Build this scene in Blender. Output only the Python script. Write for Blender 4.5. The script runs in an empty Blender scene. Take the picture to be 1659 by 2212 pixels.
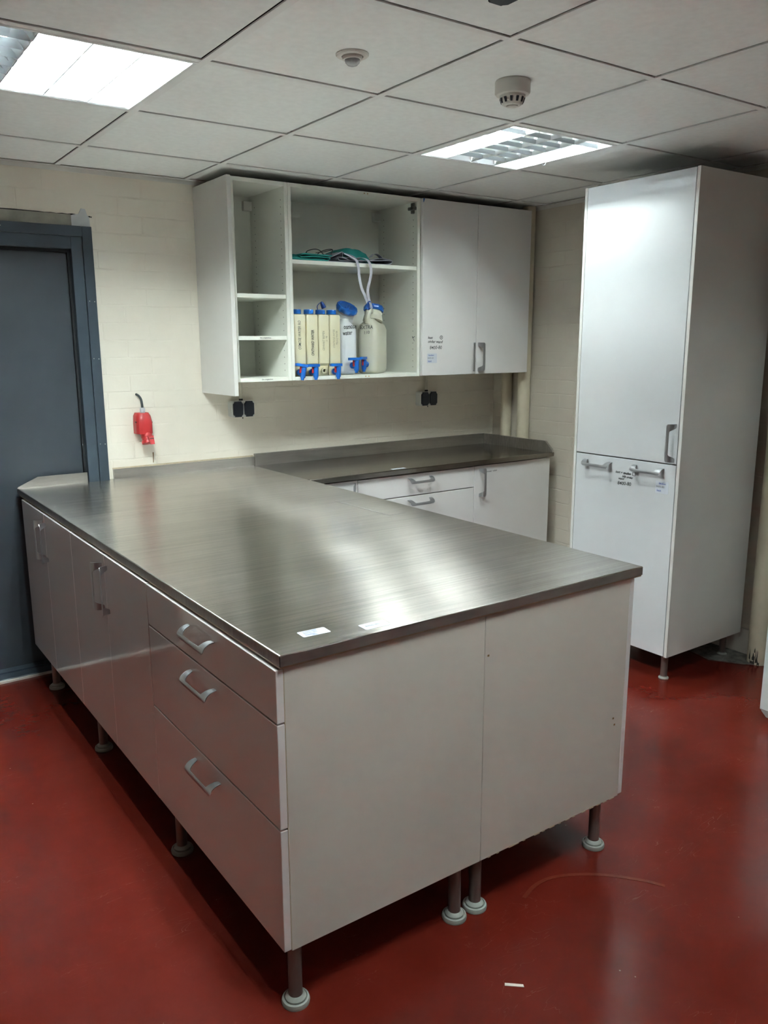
import bpy, bmesh, math, random
from mathutils import Vector, Matrix
random.seed(4)
C = bpy.context.scene.collection
PI = math.pi

# ------------------------------------------------------------------ materials
def nt(m):
    m.use_nodes = True
    return m.node_tree.nodes, m.node_tree.links
def mat(name, col, rough=.5, metal=0., coat=0., spec=.5, mottle=0., mscale=6., bump=0., bscale=200., rvar=0., emit=0., trans=0., sss=0.):
    m = bpy.data.materials.new(name)
    N, L = nt(m); b = N['Principled BSDF']
    b.inputs['Base Color'].default_value = (*col, 1)
    b.inputs['Roughness'].default_value = rough
    b.inputs['Metallic'].default_value = metal
    b.inputs['Coat Weight'].default_value = coat
    b.inputs['Coat Roughness'].default_value = .06
    b.inputs['Specular IOR Level'].default_value = spec
    b.inputs['Transmission Weight'].default_value = trans
    if sss:
        b.inputs['Subsurface Weight'].default_value = sss
        b.inputs['Subsurface Radius'].default_value = (.03, .03, .025)
        b.inputs['Subsurface Scale'].default_value = .5
    if emit:
        b.inputs['Emission Color'].default_value = (*col, 1)
        b.inputs['Emission Strength'].default_value = emit
    tc = N.new('ShaderNodeTexCoord')
    if mottle or rvar:
        n = N.new('ShaderNodeTexNoise'); n.inputs['Scale'].default_value = mscale; n.inputs['Detail'].default_value = 5
        L.new(tc.outputs['Object'], n.inputs['Vector'])
        if mottle:
            r = N.new('ShaderNodeValToRGB')
            r.color_ramp.elements[0].position = .3; r.color_ramp.elements[1].position = .7
            r.color_ramp.elements[0].color = (*[c*(1-mottle) for c in col], 1)
            r.color_ramp.elements[1].color = (*[min(1, c*(1+mottle)) for c in col], 1)
            L.new(n.outputs['Fac'], r.inputs['Fac']); L.new(r.outputs['Color'], b.inputs['Base Color'])
        if rvar:
            mr = N.new('ShaderNodeMapRange'); mr.inputs['To Min'].default_value = max(.02, rough-rvar); mr.inputs['To Max'].default_value = rough+rvar
            L.new(n.outputs['Fac'], mr.inputs['Value']); L.new(mr.outputs['Result'], b.inputs['Roughness'])
    if bump:
        n2 = N.new('ShaderNodeTexNoise'); n2.inputs['Scale'].default_value = bscale
        L.new(tc.outputs['Object'], n2.inputs['Vector'])
        bp = N.new('ShaderNodeBump'); bp.inputs['Strength'].default_value = bump; bp.inputs['Distance'].default_value = .001
        L.new(n2.outputs['Fac'], bp.inputs['Height']); L.new(bp.outputs['Normal'], b.inputs['Normal'])
    return m

def brick_mat(name, axis, col):
    m = mat(name, col, rough=.55)
    N, L = nt(m); b = N['Principled BSDF']
    tc = N.new('ShaderNodeTexCoord'); sp = N.new('ShaderNodeSeparateXYZ'); L.new(tc.outputs['Object'], sp.inputs[0])
    cb = N.new('ShaderNodeCombineXYZ'); L.new(sp.outputs[axis], cb.inputs['X']); L.new(sp.outputs['Z'], cb.inputs['Y'])
    wn = N.new('ShaderNodeTexNoise'); wn.inputs['Scale'].default_value = 9; wn.inputs['Detail'].default_value = 3
    L.new(tc.outputs['Object'], wn.inputs['Vector'])
    vm = N.new('ShaderNodeVectorMath'); vm.operation = 'MULTIPLY_ADD'
    vm.inputs[1].default_value = (.012, .012, 0)
    L.new(wn.outputs['Color'], vm.inputs[0]); L.new(cb.outputs[0], vm.inputs[2])
    br = N.new('ShaderNodeTexBrick'); br.inputs['Scale'].default_value = 1
    br.inputs['Brick Width'].default_value = .225; br.inputs['Row Height'].default_value = .0815
    br.inputs['Mortar Size'].default_value = .0045; br.inputs['Mortar Smooth'].default_value = .55
    L.new(vm.outputs[0], br.inputs['Vector'])
    # joint depth fades in and out under thick paint
    fn = N.new('ShaderNodeTexNoise'); fn.inputs['Scale'].default_value = 4.2; fn.inputs['Detail'].default_value = 4
    L.new(tc.outputs['Object'], fn.inputs['Vector'])
    fr = N.new('ShaderNodeMapRange'); fr.inputs['From Min'].default_value = .38; fr.inputs['From Max'].default_value = .62
    fr.inputs['To Min'].default_value = -.08; fr.inputs['To Max'].default_value = -1.0
    L.new(fn.outputs['Fac'], fr.inputs['Value'])
    mu = N.new('ShaderNodeMath'); mu.operation = 'MULTIPLY'
    L.new(br.outputs['Fac'], mu.inputs[0]); L.new(fr.outputs['Result'], mu.inputs[1])
    gn = N.new('ShaderNodeTexNoise'); gn.inputs['Scale'].default_value = 60; gn.inputs['Detail'].default_value = 5
    L.new(tc.outputs['Object'], gn.inputs['Vector'])
    ad = N.new('ShaderNodeMath'); ad.operation = 'MULTIPLY_ADD'; ad.inputs[1].default_value = .28
    L.new(gn.outputs['Fac'], ad.inputs[0]); L.new(mu.outputs[0], ad.inputs[2])
    bp = N.new('ShaderNodeBump'); bp.inputs['Strength'].default_value = .6; bp.inputs['Distance'].default_value = .0022
    L.new(ad.outputs[0], bp.inputs['Height']); L.new(bp.outputs['Normal'], b.inputs['Normal'])
    r = N.new('ShaderNodeMixRGB'); r.inputs['Color1'].default_value = (*[c*.96 for c in col], 1); r.inputs['Color2'].default_value = (*[c*1.04 for c in col], 1)
    L.new(wn.outputs['Fac'], r.inputs['Fac']); L.new(r.outputs[0], b.inputs['Base Color'])
    return m

def steel_mat(name, base, rough, aniso, lo=.75, hi=1.2, streak=.5, metal=1.):
    m = mat(name, base, rough=rough, metal=metal)
    N, L = nt(m); b = N['Principled BSDF']
    tc = N.new('ShaderNodeTexCoord')
    mp = N.new('ShaderNodeMapping'); mp.inputs['Scale'].default_value = (1.6, 48, 10)
    L.new(tc.outputs['Object'], mp.inputs['Vector'])
    n = N.new('ShaderNodeTexNoise'); n.inputs['Scale'].default_value = 1.6; n.inputs['Detail'].default_value = 6; n.inputs['Roughness'].default_value = .6
    L.new(mp.outputs[0], n.inputs['Vector'])
    n3 = N.new('ShaderNodeTexNoise'); n3.inputs['Scale'].default_value = 3.; n3.inputs['Detail'].default_value = 6
    L.new(tc.outputs['Object'], n3.inputs['Vector'])
    # curved scouring scratches: thin level lines of two warped noise fields
    mp2 = N.new('ShaderNodeMapping'); mp2.inputs['Scale'].default_value = (1, 4.5, 1); mp2.inputs['Rotation'].default_value = (0, 0, .35)
    L.new(tc.outputs['Object'], mp2.inputs['Vector'])
    n4 = N.new('ShaderNodeTexNoise'); n4.inputs['Scale'].default_value = 34; n4.inputs['Detail'].default_value = 2
    n4.inputs['Distortion'].default_value = .6
    L.new(mp2.outputs[0], n4.inputs['Vector'])
    sb = N.new('ShaderNodeMath'); sb.operation = 'SUBTRACT'; sb.inputs[1].default_value = .52; L.new(n4.outputs['Fac'], sb.inputs[0])
    ab = N.new('ShaderNodeMath'); ab.operation = 'ABSOLUTE'; L.new(sb.outputs[0], ab.inputs[0])
    lt = N.new('ShaderNodeMapRange'); lt.inputs['From Min'].default_value = 0; lt.inputs['From Max'].default_value = .006
    lt.inputs['To Min'].default_value = 1; lt.inputs['To Max'].default_value = 0; L.new(ab.outputs[0], lt.inputs['Value'])
    gate = N.new('ShaderNodeMapRange'); gate.inputs['From Min'].default_value = .40; gate.inputs['From Max'].default_value = .62
    L.new(n3.outputs['Fac'], gate.inputs['Value'])
    sc = N.new('ShaderNodeMath'); sc.operation = 'MULTIPLY'; L.new(lt.outputs[0], sc.inputs[0]); L.new(gate.outputs[0], sc.inputs[1])
    r = N.new('ShaderNodeMapRange'); r.inputs['From Min'].default_value = .3; r.inputs['From Max'].default_value = .7
    r.inputs['To Min'].default_value = rough*lo; r.inputs['To Max'].default_value = rough*hi
    mx = N.new('ShaderNodeMath'); mx.operation = 'MULTIPLY_ADD'; mx.inputs[1].default_value = .5
    hf = N.new('ShaderNodeMath'); hf.operation = 'MULTIPLY'; hf.inputs[1].default_value = .5; L.new(n3.outputs['Fac'], hf.inputs[0])
    L.new(n.outputs['Fac'], mx.inputs[0]); L.new(hf.outputs[0], mx.inputs[2]); L.new(mx.outputs[0], r.inputs['Value'])
    ra = N.new('ShaderNodeMath'); ra.operation = 'MULTIPLY_ADD'; ra.inputs[1].default_value = .05*streak
    L.new(sc.outputs[0], ra.inputs[0]); L.new(r.outputs['Result'], ra.inputs[2]); L.new(ra.outputs[0], b.inputs['Roughness'])
    cr = N.new('ShaderNodeMixRGB'); cr.inputs['Color1'].default_value = (*[c*.82 for c in base], 1); cr.inputs['Color2'].default_value = (*[min(1, c*1.22) for c in base], 1)
    mp5 = N.new('ShaderNodeMapping'); mp5.inputs['Scale'].default_value = (.9, 70, 10); L.new(tc.outputs['Object'], mp5.inputs['Vector'])
    n5 = N.new('ShaderNodeTexNoise'); n5.inputs['Scale'].default_value = 2.; n5.inputs['Detail'].default_value = 5; n5.inputs['Roughness'].default_value = .65
    L.new(mp5.outputs[0], n5.inputs['Vector'])
    av = N.new('ShaderNodeMath'); av.operation = 'ADD'; L.new(n5.outputs['Fac'], av.inputs[0]); L.new(mx.outputs[0], av.inputs[1])
    cm = N.new('ShaderNodeMapRange'); cm.inputs['From Min'].default_value = .78; cm.inputs['From Max'].default_value = 1.22; L.new(av.outputs[0], cm.inputs['Value'])
    cs = N.new('ShaderNodeMath'); cs.operation = 'MULTIPLY_ADD'; cs.inputs[1].default_value = .45*streak; cs.use_clamp = True
    L.new(sc.outputs[0], cs.inputs[0]); L.new(cm.outputs[0], cs.inputs[2])
    L.new(cs.outputs[0], cr.inputs['Fac']); L.new(cr.outputs[0], b.inputs['Base Color'])
    b.inputs['Anisotropic'].default_value = aniso
    tv = N.new('ShaderNodeCombineXYZ'); tv.inputs['Y'].default_value = 1.0
    if aniso: L.new(tv.outputs[0], b.inputs['Tangent'])
    bp = N.new('ShaderNodeBump'); bp.inputs['Strength'].default_value = 1.3*streak; bp.inputs['Distance'].default_value = .001
    hs = N.new('ShaderNodeMath'); hs.operation = 'MULTIPLY_ADD'; hs.inputs[1].default_value = -.12
    L.new(sc.outputs[0], hs.inputs[0]); L.new(n.outputs['Fac'], hs.inputs[2])
    L.new(hs.outputs[0], bp.inputs['Height']); L.new(bp.outputs['Normal'], b.inputs['Normal'])
    return m

def floor_mat():
    col = (.105, .0105, .0062)
    m = mat('red_epoxy', col, rough=.2, spec=.29)
    N, L = nt(m); b = N['Principled BSDF']
    tc = N.new('ShaderNodeTexCoord')
    n = N.new('ShaderNodeTexNoise'); n.inputs['Scale'].default_value = 3.2; n.inputs['Detail'].default_value = 9; n.inputs['Roughness'].default_value = .62
    L.new(tc.outputs['Object'], n.inputs['Vector'])
    r = N.new('ShaderNodeValToRGB'); e = r.color_ramp.elements
    e[0].position = .30; e[0].color = (.088, .0088, .0052, 1); e[1].position = .72; e[1].color = (.122, .0130, .0078, 1)
    L.new(n.outputs['Fac'], r.inputs['Fac'])
    # scattered pale specks and scuffs
    v = N.new('ShaderNodeTexVoronoi'); v.inputs['Scale'].default_value = 7; v.inputs['Randomness'].default_value = 1
    L.new(tc.outputs['Object'], v.inputs['Vector'])
    lt = N.new('ShaderNodeMath'); lt.operation = 'LESS_THAN'; lt.inputs[1].default_value = .016; L.new(v.outputs['Distance'], lt.inputs[0])
    mx = N.new('ShaderNodeMixRGB'); mx.inputs['Color2'].default_value = (.26,.14,.12,1)
    ml = N.new('ShaderNodeMath'); ml.operation = 'MULTIPLY'; ml.inputs[1].default_value = .7; L.new(lt.outputs[0], ml.inputs[0])
    L.new(ml.outputs[0], mx.inputs['Fac']); L.new(r.outputs['Color'], mx.inputs['Color1'])
    # long fine scratches
    mp2 = N.new('ShaderNodeMapping'); mp2.inputs['Scale'].default_value = (1, 3.2, 1); mp2.inputs['Rotation'].default_value = (0, 0, .9)
    L.new(tc.outputs['Object'], mp2.inputs['Vector'])
    n4 = N.new('ShaderNodeTexNoise'); n4.inputs['Scale'].default_value = 5; n4.inputs['Detail'].default_value = 3; n4.inputs['Distortion'].default_value = 1.2
    L.new(mp2.outputs[0], n4.inputs['Vector'])
    sb = N.new('ShaderNodeMath'); sb.operation = 'SUBTRACT'; sb.inputs[1].default_value = .5; L.new(n4.outputs['Fac'], sb.inputs[0])
    ab = N.new('ShaderNodeMath'); ab.operation = 'ABSOLUTE'; L.new(sb.outputs[0], ab.inputs[0])
    l2 = N.new('ShaderNodeMapRange'); l2.inputs['From Min'].default_value = 0; l2.inputs['From Max'].default_value = .0035; l2.inputs['To Min'].default_value = .30; l2.inputs['To Max'].default_value = 0
    L.new(ab.outputs[0], l2.inputs['Value'])
    gt = N.new('ShaderNodeMapRange'); gt.inputs['From Min'].default_value = .52; gt.inputs['From Max'].default_value = .68; L.new(n.outputs['Fac'], gt.inputs['Value'])
    m2 = N.new('ShaderNodeMath'); m2.operation = 'MULTIPLY'; L.new(l2.outputs[0], m2.inputs[0]); L.new(gt.outputs[0], m2.inputs[1])
    mx2 = N.new('ShaderNodeMixRGB'); mx2.inputs['Color2'].default_value = (.38,.24,.21,1)
    L.new(m2.outputs[0], mx2.inputs['Fac']); L.new(mx.outputs[0], mx2.inputs['Color1'])
    L.new(mx2.outputs[0], b.inputs['Base Color'])
    mr = N.new('ShaderNodeMapRange'); mr.inputs['From Min'].default_value = .3; mr.inputs['From Max'].default_value = .7
    mr.inputs['To Min'].default_value = .19; mr.inputs['To Max'].default_value = .23
    L.new(n.outputs['Fac'], mr.inputs['Value']); L.new(mr.outputs[0], b.inputs['Roughness'])
    n2 = N.new('ShaderNodeTexNoise'); n2.inputs['Scale'].default_value = 45; n2.inputs['Detail'].default_value = 3; L.new(tc.outputs['Object'], n2.inputs['Vector'])
    bp = N.new('ShaderNodeBump'); bp.inputs['Strength'].default_value = .18; bp.inputs['Distance'].default_value = .001
    L.new(n2.outputs['Fac'], bp.inputs['Height']); L.new(bp.outputs['Normal'], b.inputs['Normal'])
    return m

M = {}
M['floor'] = floor_mat()
CREAM = (.79, .735, .64)
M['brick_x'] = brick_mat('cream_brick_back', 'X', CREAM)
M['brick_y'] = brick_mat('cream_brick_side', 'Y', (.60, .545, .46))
M['tile'] = mat('ceiling_tile', (.90, .93, .92), rough=.9, mottle=.03, mscale=40, bump=.2, bscale=400)
M['tbar'] = mat('ceiling_bar', (.86,.88,.87), rough=.6, mottle=.02)
M['dark'] = mat('dark_void', (.012, .012, .014), rough=.9, mottle=.1)
M['white'] = mat('white_trim', (.70, .69, .65), rough=.5, mottle=.03)
M['gloss'] = mat('gloss_white_lacquer', (.77, .755, .745), rough=.16, coat=.5, mottle=.012, mscale=3, spec=.5)
M['gloss_tall'] = mat('dimmed_white_gloss_lacquer', (.60, .615, .63), rough=.14, coat=.6, mottle=.012, mscale=3)  # white lacquer darkened to offset strong lamp light on this front
M['gloss_door'] = mat('gloss_pinkish_white_lacquer', (.77, .735, .72), rough=.10, coat=.6, mottle=.012, mscale=3)
M['satin'] = mat('satin_white_board', (.63, .62, .59), rough=.40, mottle=.02, mscale=5, bump=.03, bscale=300)
M['carc'] = mat('melamine_offwhite', (.76, .77, .70), rough=.42, mottle=.02, mscale=5)
M['panel'] = mat('aged_white_melamine', (.62, .58, .52), rough=.36, mottle=.02, mscale=4, bump=.05, bscale=260)
M['edge'] = mat('yellowed_edge_band', (.52, .43, .30), rough=.5, mottle=.12, mscale=30)
M['steel'] = steel_mat('scratched_brushed_steel', (.56, .528, .49), .235, .96, .84, 1.12, .5, 1.)
M['steel_b'] = steel_mat('smooth_steel', (.24, .215, .19), .15, 0, .8, 1.3, .25)
M['steel_e'] = steel_mat('folded_steel_edge', (.34, .32, .305), .42, 0, .9, 1.15, .02, .85)
M['steel_u'] = steel_mat('dull_upstand_steel', (.50, .48, .455), .38, 0, .85, 1.2, .5)
M['alu'] = mat('satin_aluminium_handle', (.47, .48, .50), rough=.32, metal=.9, rvar=.05, mscale=20)
M['leg'] = mat('brown_grey_metal_leg', (.23, .19, .175), rough=.35, metal=.6, rvar=.08, mscale=30)
M['ring'] = mat('shade_toned_white_foot', (.30, .32, .29), rough=.45, mottle=.06, mscale=30)  # white plastic; the shade under the cabinets is put into the colour
M['pipe'] = mat('cream_painted_pipe', (.62, .56, .43), rough=.4, mottle=.06, mscale=12, bump=.1, bscale=60)
M['slate'] = mat('blue_grey_frame_paint', (.045, .062, .082), rough=.38, mottle=.05, mscale=20, bump=.05)
M['slab'] = mat('blue_grey_door_paint', (.052, .062, .076), rough=.36, mottle=.05, mscale=5, bump=.05)
M['seal'] = mat('black_rubber', (.010, .012, .015), rough=.7, mottle=.1)
M['sock'] = mat('grey_socket_plastic', (.66, .67, .64), rough=.45, mottle=.03)
M['flap'] = mat('anthracite_socket_flap', (.020, .026, .040), rough=.45, mottle=.05)
M['cond'] = mat('cream_conduit', (.60, .56, .47), rough=.5, mottle=.04)
M['red'] = mat('red_plastic', (.40, .020, .022), rough=.4, mottle=.06, mscale=20)
M['redd'] = mat('dark_red_recess', (.06, .004, .004), rough=.6, mottle=.06)
M['cable'] = mat('grey_black_cable', (.045, .055, .058), rough=.45, mottle=.05)
M['gland'] = mat('light_grey_gland', (.50, .52, .54), rough=.45, mottle=.04)
M['blue'] = mat('bright_blue_plastic', (.006, .115, .46), rough=.32, mottle=.06, mscale=20, coat=.2)
M['blued'] = mat('deep_blue_plastic', (.004, .05, .25), rough=.35, mottle=.06)
M['hdpe'] = mat('yellowed_translucent_plastic', (.67, .63, .44), rough=.36, mottle=.04, mscale=8, sss=.25)
M['hdpew'] = mat('milky_white_plastic', (.66, .69, .70), rough=.28, mottle=.04, mscale=8, sss=.25)
M['hdpeg'] = mat('milky_cream_plastic', (.62, .61, .50), rough=.30, mottle=.05, mscale=8, sss=.25)
M['ink'] = mat('black_marker', (.015, .015, .018), rough=.6, mottle=.1)
M['inkf'] = mat('faded_marker', (.20, .19, .13), rough=.6, mottle=.25, mscale=80)
M['inkx'] = mat('worn_marker', (.09, .09, .085), rough=.6, mottle=.3, mscale=120)
M['inkb'] = mat('blue_pen', (.02, .07, .38), rough=.6, mottle=.1)
M['inkg'] = mat('grey_print', (.16, .165, .18), rough=.6, mottle=.1)
M['paper'] = mat('white_sticker', (.58, .61, .67), rough=.45, mottle=.02)
M['teal'] = mat('teal_cloth', (.006, .20, .18), rough=.75, mottle=.10, mscale=25, bump=.4, bscale=900)
M['grey'] = mat('grey_cloth', (.30, .31, .35), rough=.85, mottle=.08, mscale=40, bump=.4, bscale=900)
M['greyl'] = mat('light_grey_webbing', (.44, .45, .50), rough=.85, mottle=.08, mscale=60, bump=.4, bscale=900)
M['black'] = mat('black_plastic', (.012, .012, .014), rough=.3, mottle=.1)
M['conc2'] = mat('dirty_cement', (.15, .145, .13), rough=.85, mottle=.45, mscale=30, bump=.5, bscale=60)
M['conc'] = mat('bare_grey_concrete', (.36, .35, .30), rough=.85, mottle=.18, mscale=14, bump=.5, bscale=60)
M['plaster'] = mat('white_filler', (.60, .61, .62), rough=.8, mottle=.06, mscale=20, bump=.5, bscale=60)
M['louvre'] = mat('satin_louvre_blades', (.40, .43, .46), rough=.38, metal=.55, rvar=.03)
M['refl'] = mat('bright_louvre_aluminium', (.88, .90, .92), rough=.28, metal=.85, rvar=.05)
M['house'] = mat('white_enamel', (.80, .82, .82), rough=.5, mottle=.01)
M['tube'] = mat('lit_fluorescent_tube', (.88, 1.0, .985), emit=1.0, mottle=0)
M['tube_weak'] = mat('aged_fluorescent_tube', (.90, 1.0, .98), emit=1.0)
M['tube_left'] = mat('newer_fluorescent_tube', (.90, 1.0, .98), emit=1.0)
M['tube_fill_right'] = mat('added_fill_tube_right', (.90, 1.0, .98), emit=1.0)  # tube of the unseen right lamp, added as fill
M['tube_fill_far'] = mat('added_fill_tube_far', (.90, 1.0, .98), emit=1.0)  # tubes of the unseen far lamps, added as fill
M['tube_mid'] = mat('plain_fluorescent_tube', (.90, 1.0, .98), emit=1.0)
M['tubeoff'] = mat('unlit_tube', (.62, .64, .64), rough=.3, mottle=.02)
M['lens'] = mat('frosted_sensor_lens', (.40, .42, .44), rough=.2, mottle=.1, mscale=150)
M['hinge'] = mat('nickel_hinge', (.20, .20, .19), rough=.35, metal=.8, rvar=.05)
M['wood'] = mat('dowel_wood', (.45, .28, .13), rough=.6, mottle=.1, mscale=60)
M['rust'] = mat('brown_rust_stain', (.22, .13, .05), rough=.8, mottle=.2, mscale=60)
M['dirt'] = mat('black_floor_dirt', (.035, .033, .028), rough=.8, mottle=.3, mscale=60)
M['scuff'] = mat('orange_brown_scuff', (.14, .024, .014), rough=.22, mottle=.15, mscale=30)
M['chip'] = mat('white_chip', (.72, .70, .64), rough=.6, mottle=.05)
M['enamel'] = mat('pale_grey_enamel', (.52, .55, .55), rough=.3, mottle=.02, coat=.2)
M['screw'] = mat('pale_screw_head', (.5, .5, .48), rough=.4, metal=.5, rvar=.05)

# ------------------------------------------------------------------ mesh helpers
def BM(): return bmesh.new()
def finish(bm, name, mats, parent=None, smooth=False, loc=None, auto=None):
    me = bpy.data.meshes.new(name)
    bmesh.ops.recalc_face_normals(bm, faces=bm.faces)
    bm.to_mesh(me); bm.free()
    if not isinstance(mats, (list, tuple)): mats = [mats]
    for m in mats: me.materials.append(M[m])
    o = bpy.data.objects.new(name, me); C.objects.link(o)
    if smooth:
        for p in me.polygons: p.use_smooth = True
        try: me.set_sharp_from_angle(angle=math.radians(auto or 35))
        except Exception: pass
    if parent is not None:
        o.parent = parent
        o.matrix_parent_inverse = Matrix.Translation(-Vector(parent_loc(parent)))
    return o
_ploc = {}
def parent_loc(p):
    # world translation of a parent (only roots carry a location; no root is rotated)
    v = Vector((0, 0, 0))
    while p is not None:
        v += Vector(_ploc.get(p.name, (0, 0, 0))); p = None if p.parent is None else None
    return v
def root(name, label, cat, loc=(0, 0, 0), group=None, kind=None):
    o = bpy.data.objects.new(name, None); C.objects.link(o)
    o.empty_display_size = .05
    o.location = loc; _ploc[o.name] = loc
    if label: o['label'] = label
    if cat: o['category'] = cat
    if group: o['group'] = group
    if kind: o['kind'] = kind
    return o
def tag(o, label, cat, group=None, kind=None):
    if label: o['label'] = label
    if cat: o['category'] = cat
    if group: o['group'] = group
    if kind: o['kind'] = kind
    return o
def box(bm, x0, x1, y0, y1, z0, z1, mi=0, bev=0., seg=1):
    if x0 > x1: x0, x1 = x1, x0
    if y0 > y1: y0, y1 = y1, y0
    if z0 > z1: z0, z1 = z1, z0
    r = bmesh.ops.create_cube(bm, size=1)
    vs = r['verts']
    for v in vs:
        v.co = Vector((x0+(v.co.x+.5)*(x1-x0), y0+(v.co.y+.5)*(y1-y0), z0+(v.co.z+.5)*(z1-z0)))
    fs = set(f for v in vs for f in v.link_faces)
    for f in fs: f.material_index = mi
    if bev:
        es = list(set(e for v in vs for e in v.link_edges))
        rr = bmesh.ops.bevel(bm, geom=es, offset=bev, segments=seg, affect='EDGES', profile=.5)
        for f in rr['faces']: f.material_index = mi
def ring_sweep(bm, rings, mi=0, caps=True, closed_ring=True):
    """rings: list of lists of Vectors with the same count"""
    vr = [[bm.verts.new(p) for p in r] for r in rings]
    n = len(vr[0])
    for a, b in zip(vr, vr[1:]):
        for i in range(n if closed_ring else n-1):
            j = (i+1) % n
            f = bm.faces.new((a[i], a[j], b[j], b[i])); f.material_index = mi
    if caps and closed_ring:
        for r in (vr[0], vr[-1]):
            try:
                f = bm.faces.new(r); f.material_index = mi
            except ValueError: pass
    return vr
def lathe(bm, prof, c=(0, 0, 0), axis=(0, 0, 1), n=28, mi=0):
    """prof: list of (r, h) along axis"""
    a = Vector(axis).normalized()
    u = a.orthogonal().normalized(); v = a.cross(u)
    c = Vector(c); rings = []
    for r, h in prof:
        rings.append([c+a*h+(u*math.cos(2*PI*i/n)+v*math.sin(2*PI*i/n))*max(r, 1e-5) for i in range(n)])
    ring_sweep(bm, rings, mi)
def tube(bm, pts, r, n=10, mi=0):
    pts = [Vector(p) for p in pts]; rings = []
    up = None
    for i, p in enumerate(pts):
        t = (pts[min(i+1, len(pts)-1)]-pts[max(i-1, 0)]).normalized()
        if up is None: up = t.orthogonal().normalized()
        up = (up-t*up.dot(t)).normalized(); w = t.cross(up)
        rr = r[i] if isinstance(r, (list, tuple)) else r
        rings.append([p+(up*math.cos(2*PI*k/n)+w*math.sin(2*PI*k/n))*rr for k in range(n)])
    ring_sweep(bm, rings, mi)
def smooth_pts(pts, k=5):
    """Catmull-Rom"""
    P = [Vector(p) for p in pts]; out = []
    P = [P[0]*2-P[1]]+P+[P[-1]*2-P[-2]]
    for i in range(1, len(P)-2):
        for j in range(k):
            t = j/k
            a, b, c, d = P[i-1], P[i], P[i+1], P[i+2]
            out.append(.5*((2*b)+(c-a)*t+(2*a-5*b+4*c-d)*t*t+(3*b-a-3*c+d)*t**3))
    out.append(P[-2]); return out
def ribbon(bm, pts, wdir, width, th, mi=0):
    """flat band following pts; wdir: width direction (vector or list)"""
    pts = [Vector(p) for p in pts]; rings = []
    for i, p in enumerate(pts):
        t = (pts[min(i+1, len(pts)-1)]-pts[max(i-1, 0)]).normalized()
        w = Vector(wdir[i] if isinstance(wdir, list) else wdir)
        w = (w-t*w.dot(t)).normalized(); nn = t.cross(w)
        rings.append([p+w*width/2+nn*th/2, p-w*width/2+nn*th/2, p-w*width/2-nn*th/2, p+w*width/2-nn*th/2])
    ring_sweep(bm, rings, mi)
def prism(bm, poly, d, mi=0):
    """poly: list of 3D points, extruded by vector d"""
    d = Vector(d)
    ring_sweep(bm, [[Vector(p) for p in poly], [Vector(p)+d for p in poly]], mi)

_font_cache = {}
def text_geo(s, bold=0.0, shear=0.0):
    k = (s, bold, shear)
    if k in _font_cache: return _font_cache[k]
    cu = bpy.data.curves.new('txt', 'FONT'); cu.body = s; cu.align_x = 'CENTER'; cu.align_y = 'CENTER'
    cu.size = 1; cu.offset = bold; cu.shear = shear; cu.resolution_u = 2
    o = bpy.data.objects.new('txt', cu); C.objects.link(o)
    dg = bpy.context.evaluated_depsgraph_get(); dg.update()
    me = o.evaluated_get(dg).to_mesh()
    vs = [v.co.copy() for v in me.vertices]; fs = [tuple(p.vertices) for p in me.polygons]
    o.evaluated_get(dg).to_mesh_clear()
    bpy.data.objects.remove(o); bpy.data.curves.remove(cu)
    _font_cache[k] = (vs, fs); return vs, fs
def text(bm, s, c, right, up, size, mi=0, bold=.0, shear=.0, jitter=0., wx=1.):
    """lay lettering on a surface: c centre, right/up unit vectors"""
    vs, fs = text_geo(s, bold, shear)
    c, R, U = Vector(c), Vector(right).normalized(), Vector(up).normalized()
    nv = [bm.verts.new(c+R*v.x*size*wx+U*(v.y+jitter*math.sin(v.x*3.1))*size) for v in vs]
    for f in fs:
        try:
            q = bm.faces.new([nv[i] for i in f]); q.material_index = mi
        except ValueError: pass

# ------------------------------------------------------------------ dimensions (metres)
HC = 2.30                    # ceiling
XR, XL, YF = 2.945, -2.6, -8.0
HW = .883                    # worktop top
IW, IL = 1.192, 2.52         # island width, length
GX, GY = .291, -1.6252       # a ceiling-bar crossing
G = .6015

# ------------------------------------------------------------------ floor
bm = BM(); box(bm, XL-.2, XR+.2, YF-.2, .5, -.06, 0)
tag(finish(bm, 'floor', 'floor'), 'glossy red epoxy floor', 'floor', kind='structure')
# marks lying on the floor
bm = BM()
pts = smooth_pts([(.735, -2.535, .0006), (.80, -2.515, .0006), (.87, -2.52, .0006), (.95, -2.56, .0006), (1.01, -2.61, .0006), (1.07, -2.68, .0006), (1.10, -2.73, .0006)], 6)
ribbon(bm, pts, (0, 0, 1), .0008, .012)
f_ = finish(bm, 'floor_scuff', 'scuff'); f_.parent = bpy.data.objects['floor']

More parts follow.
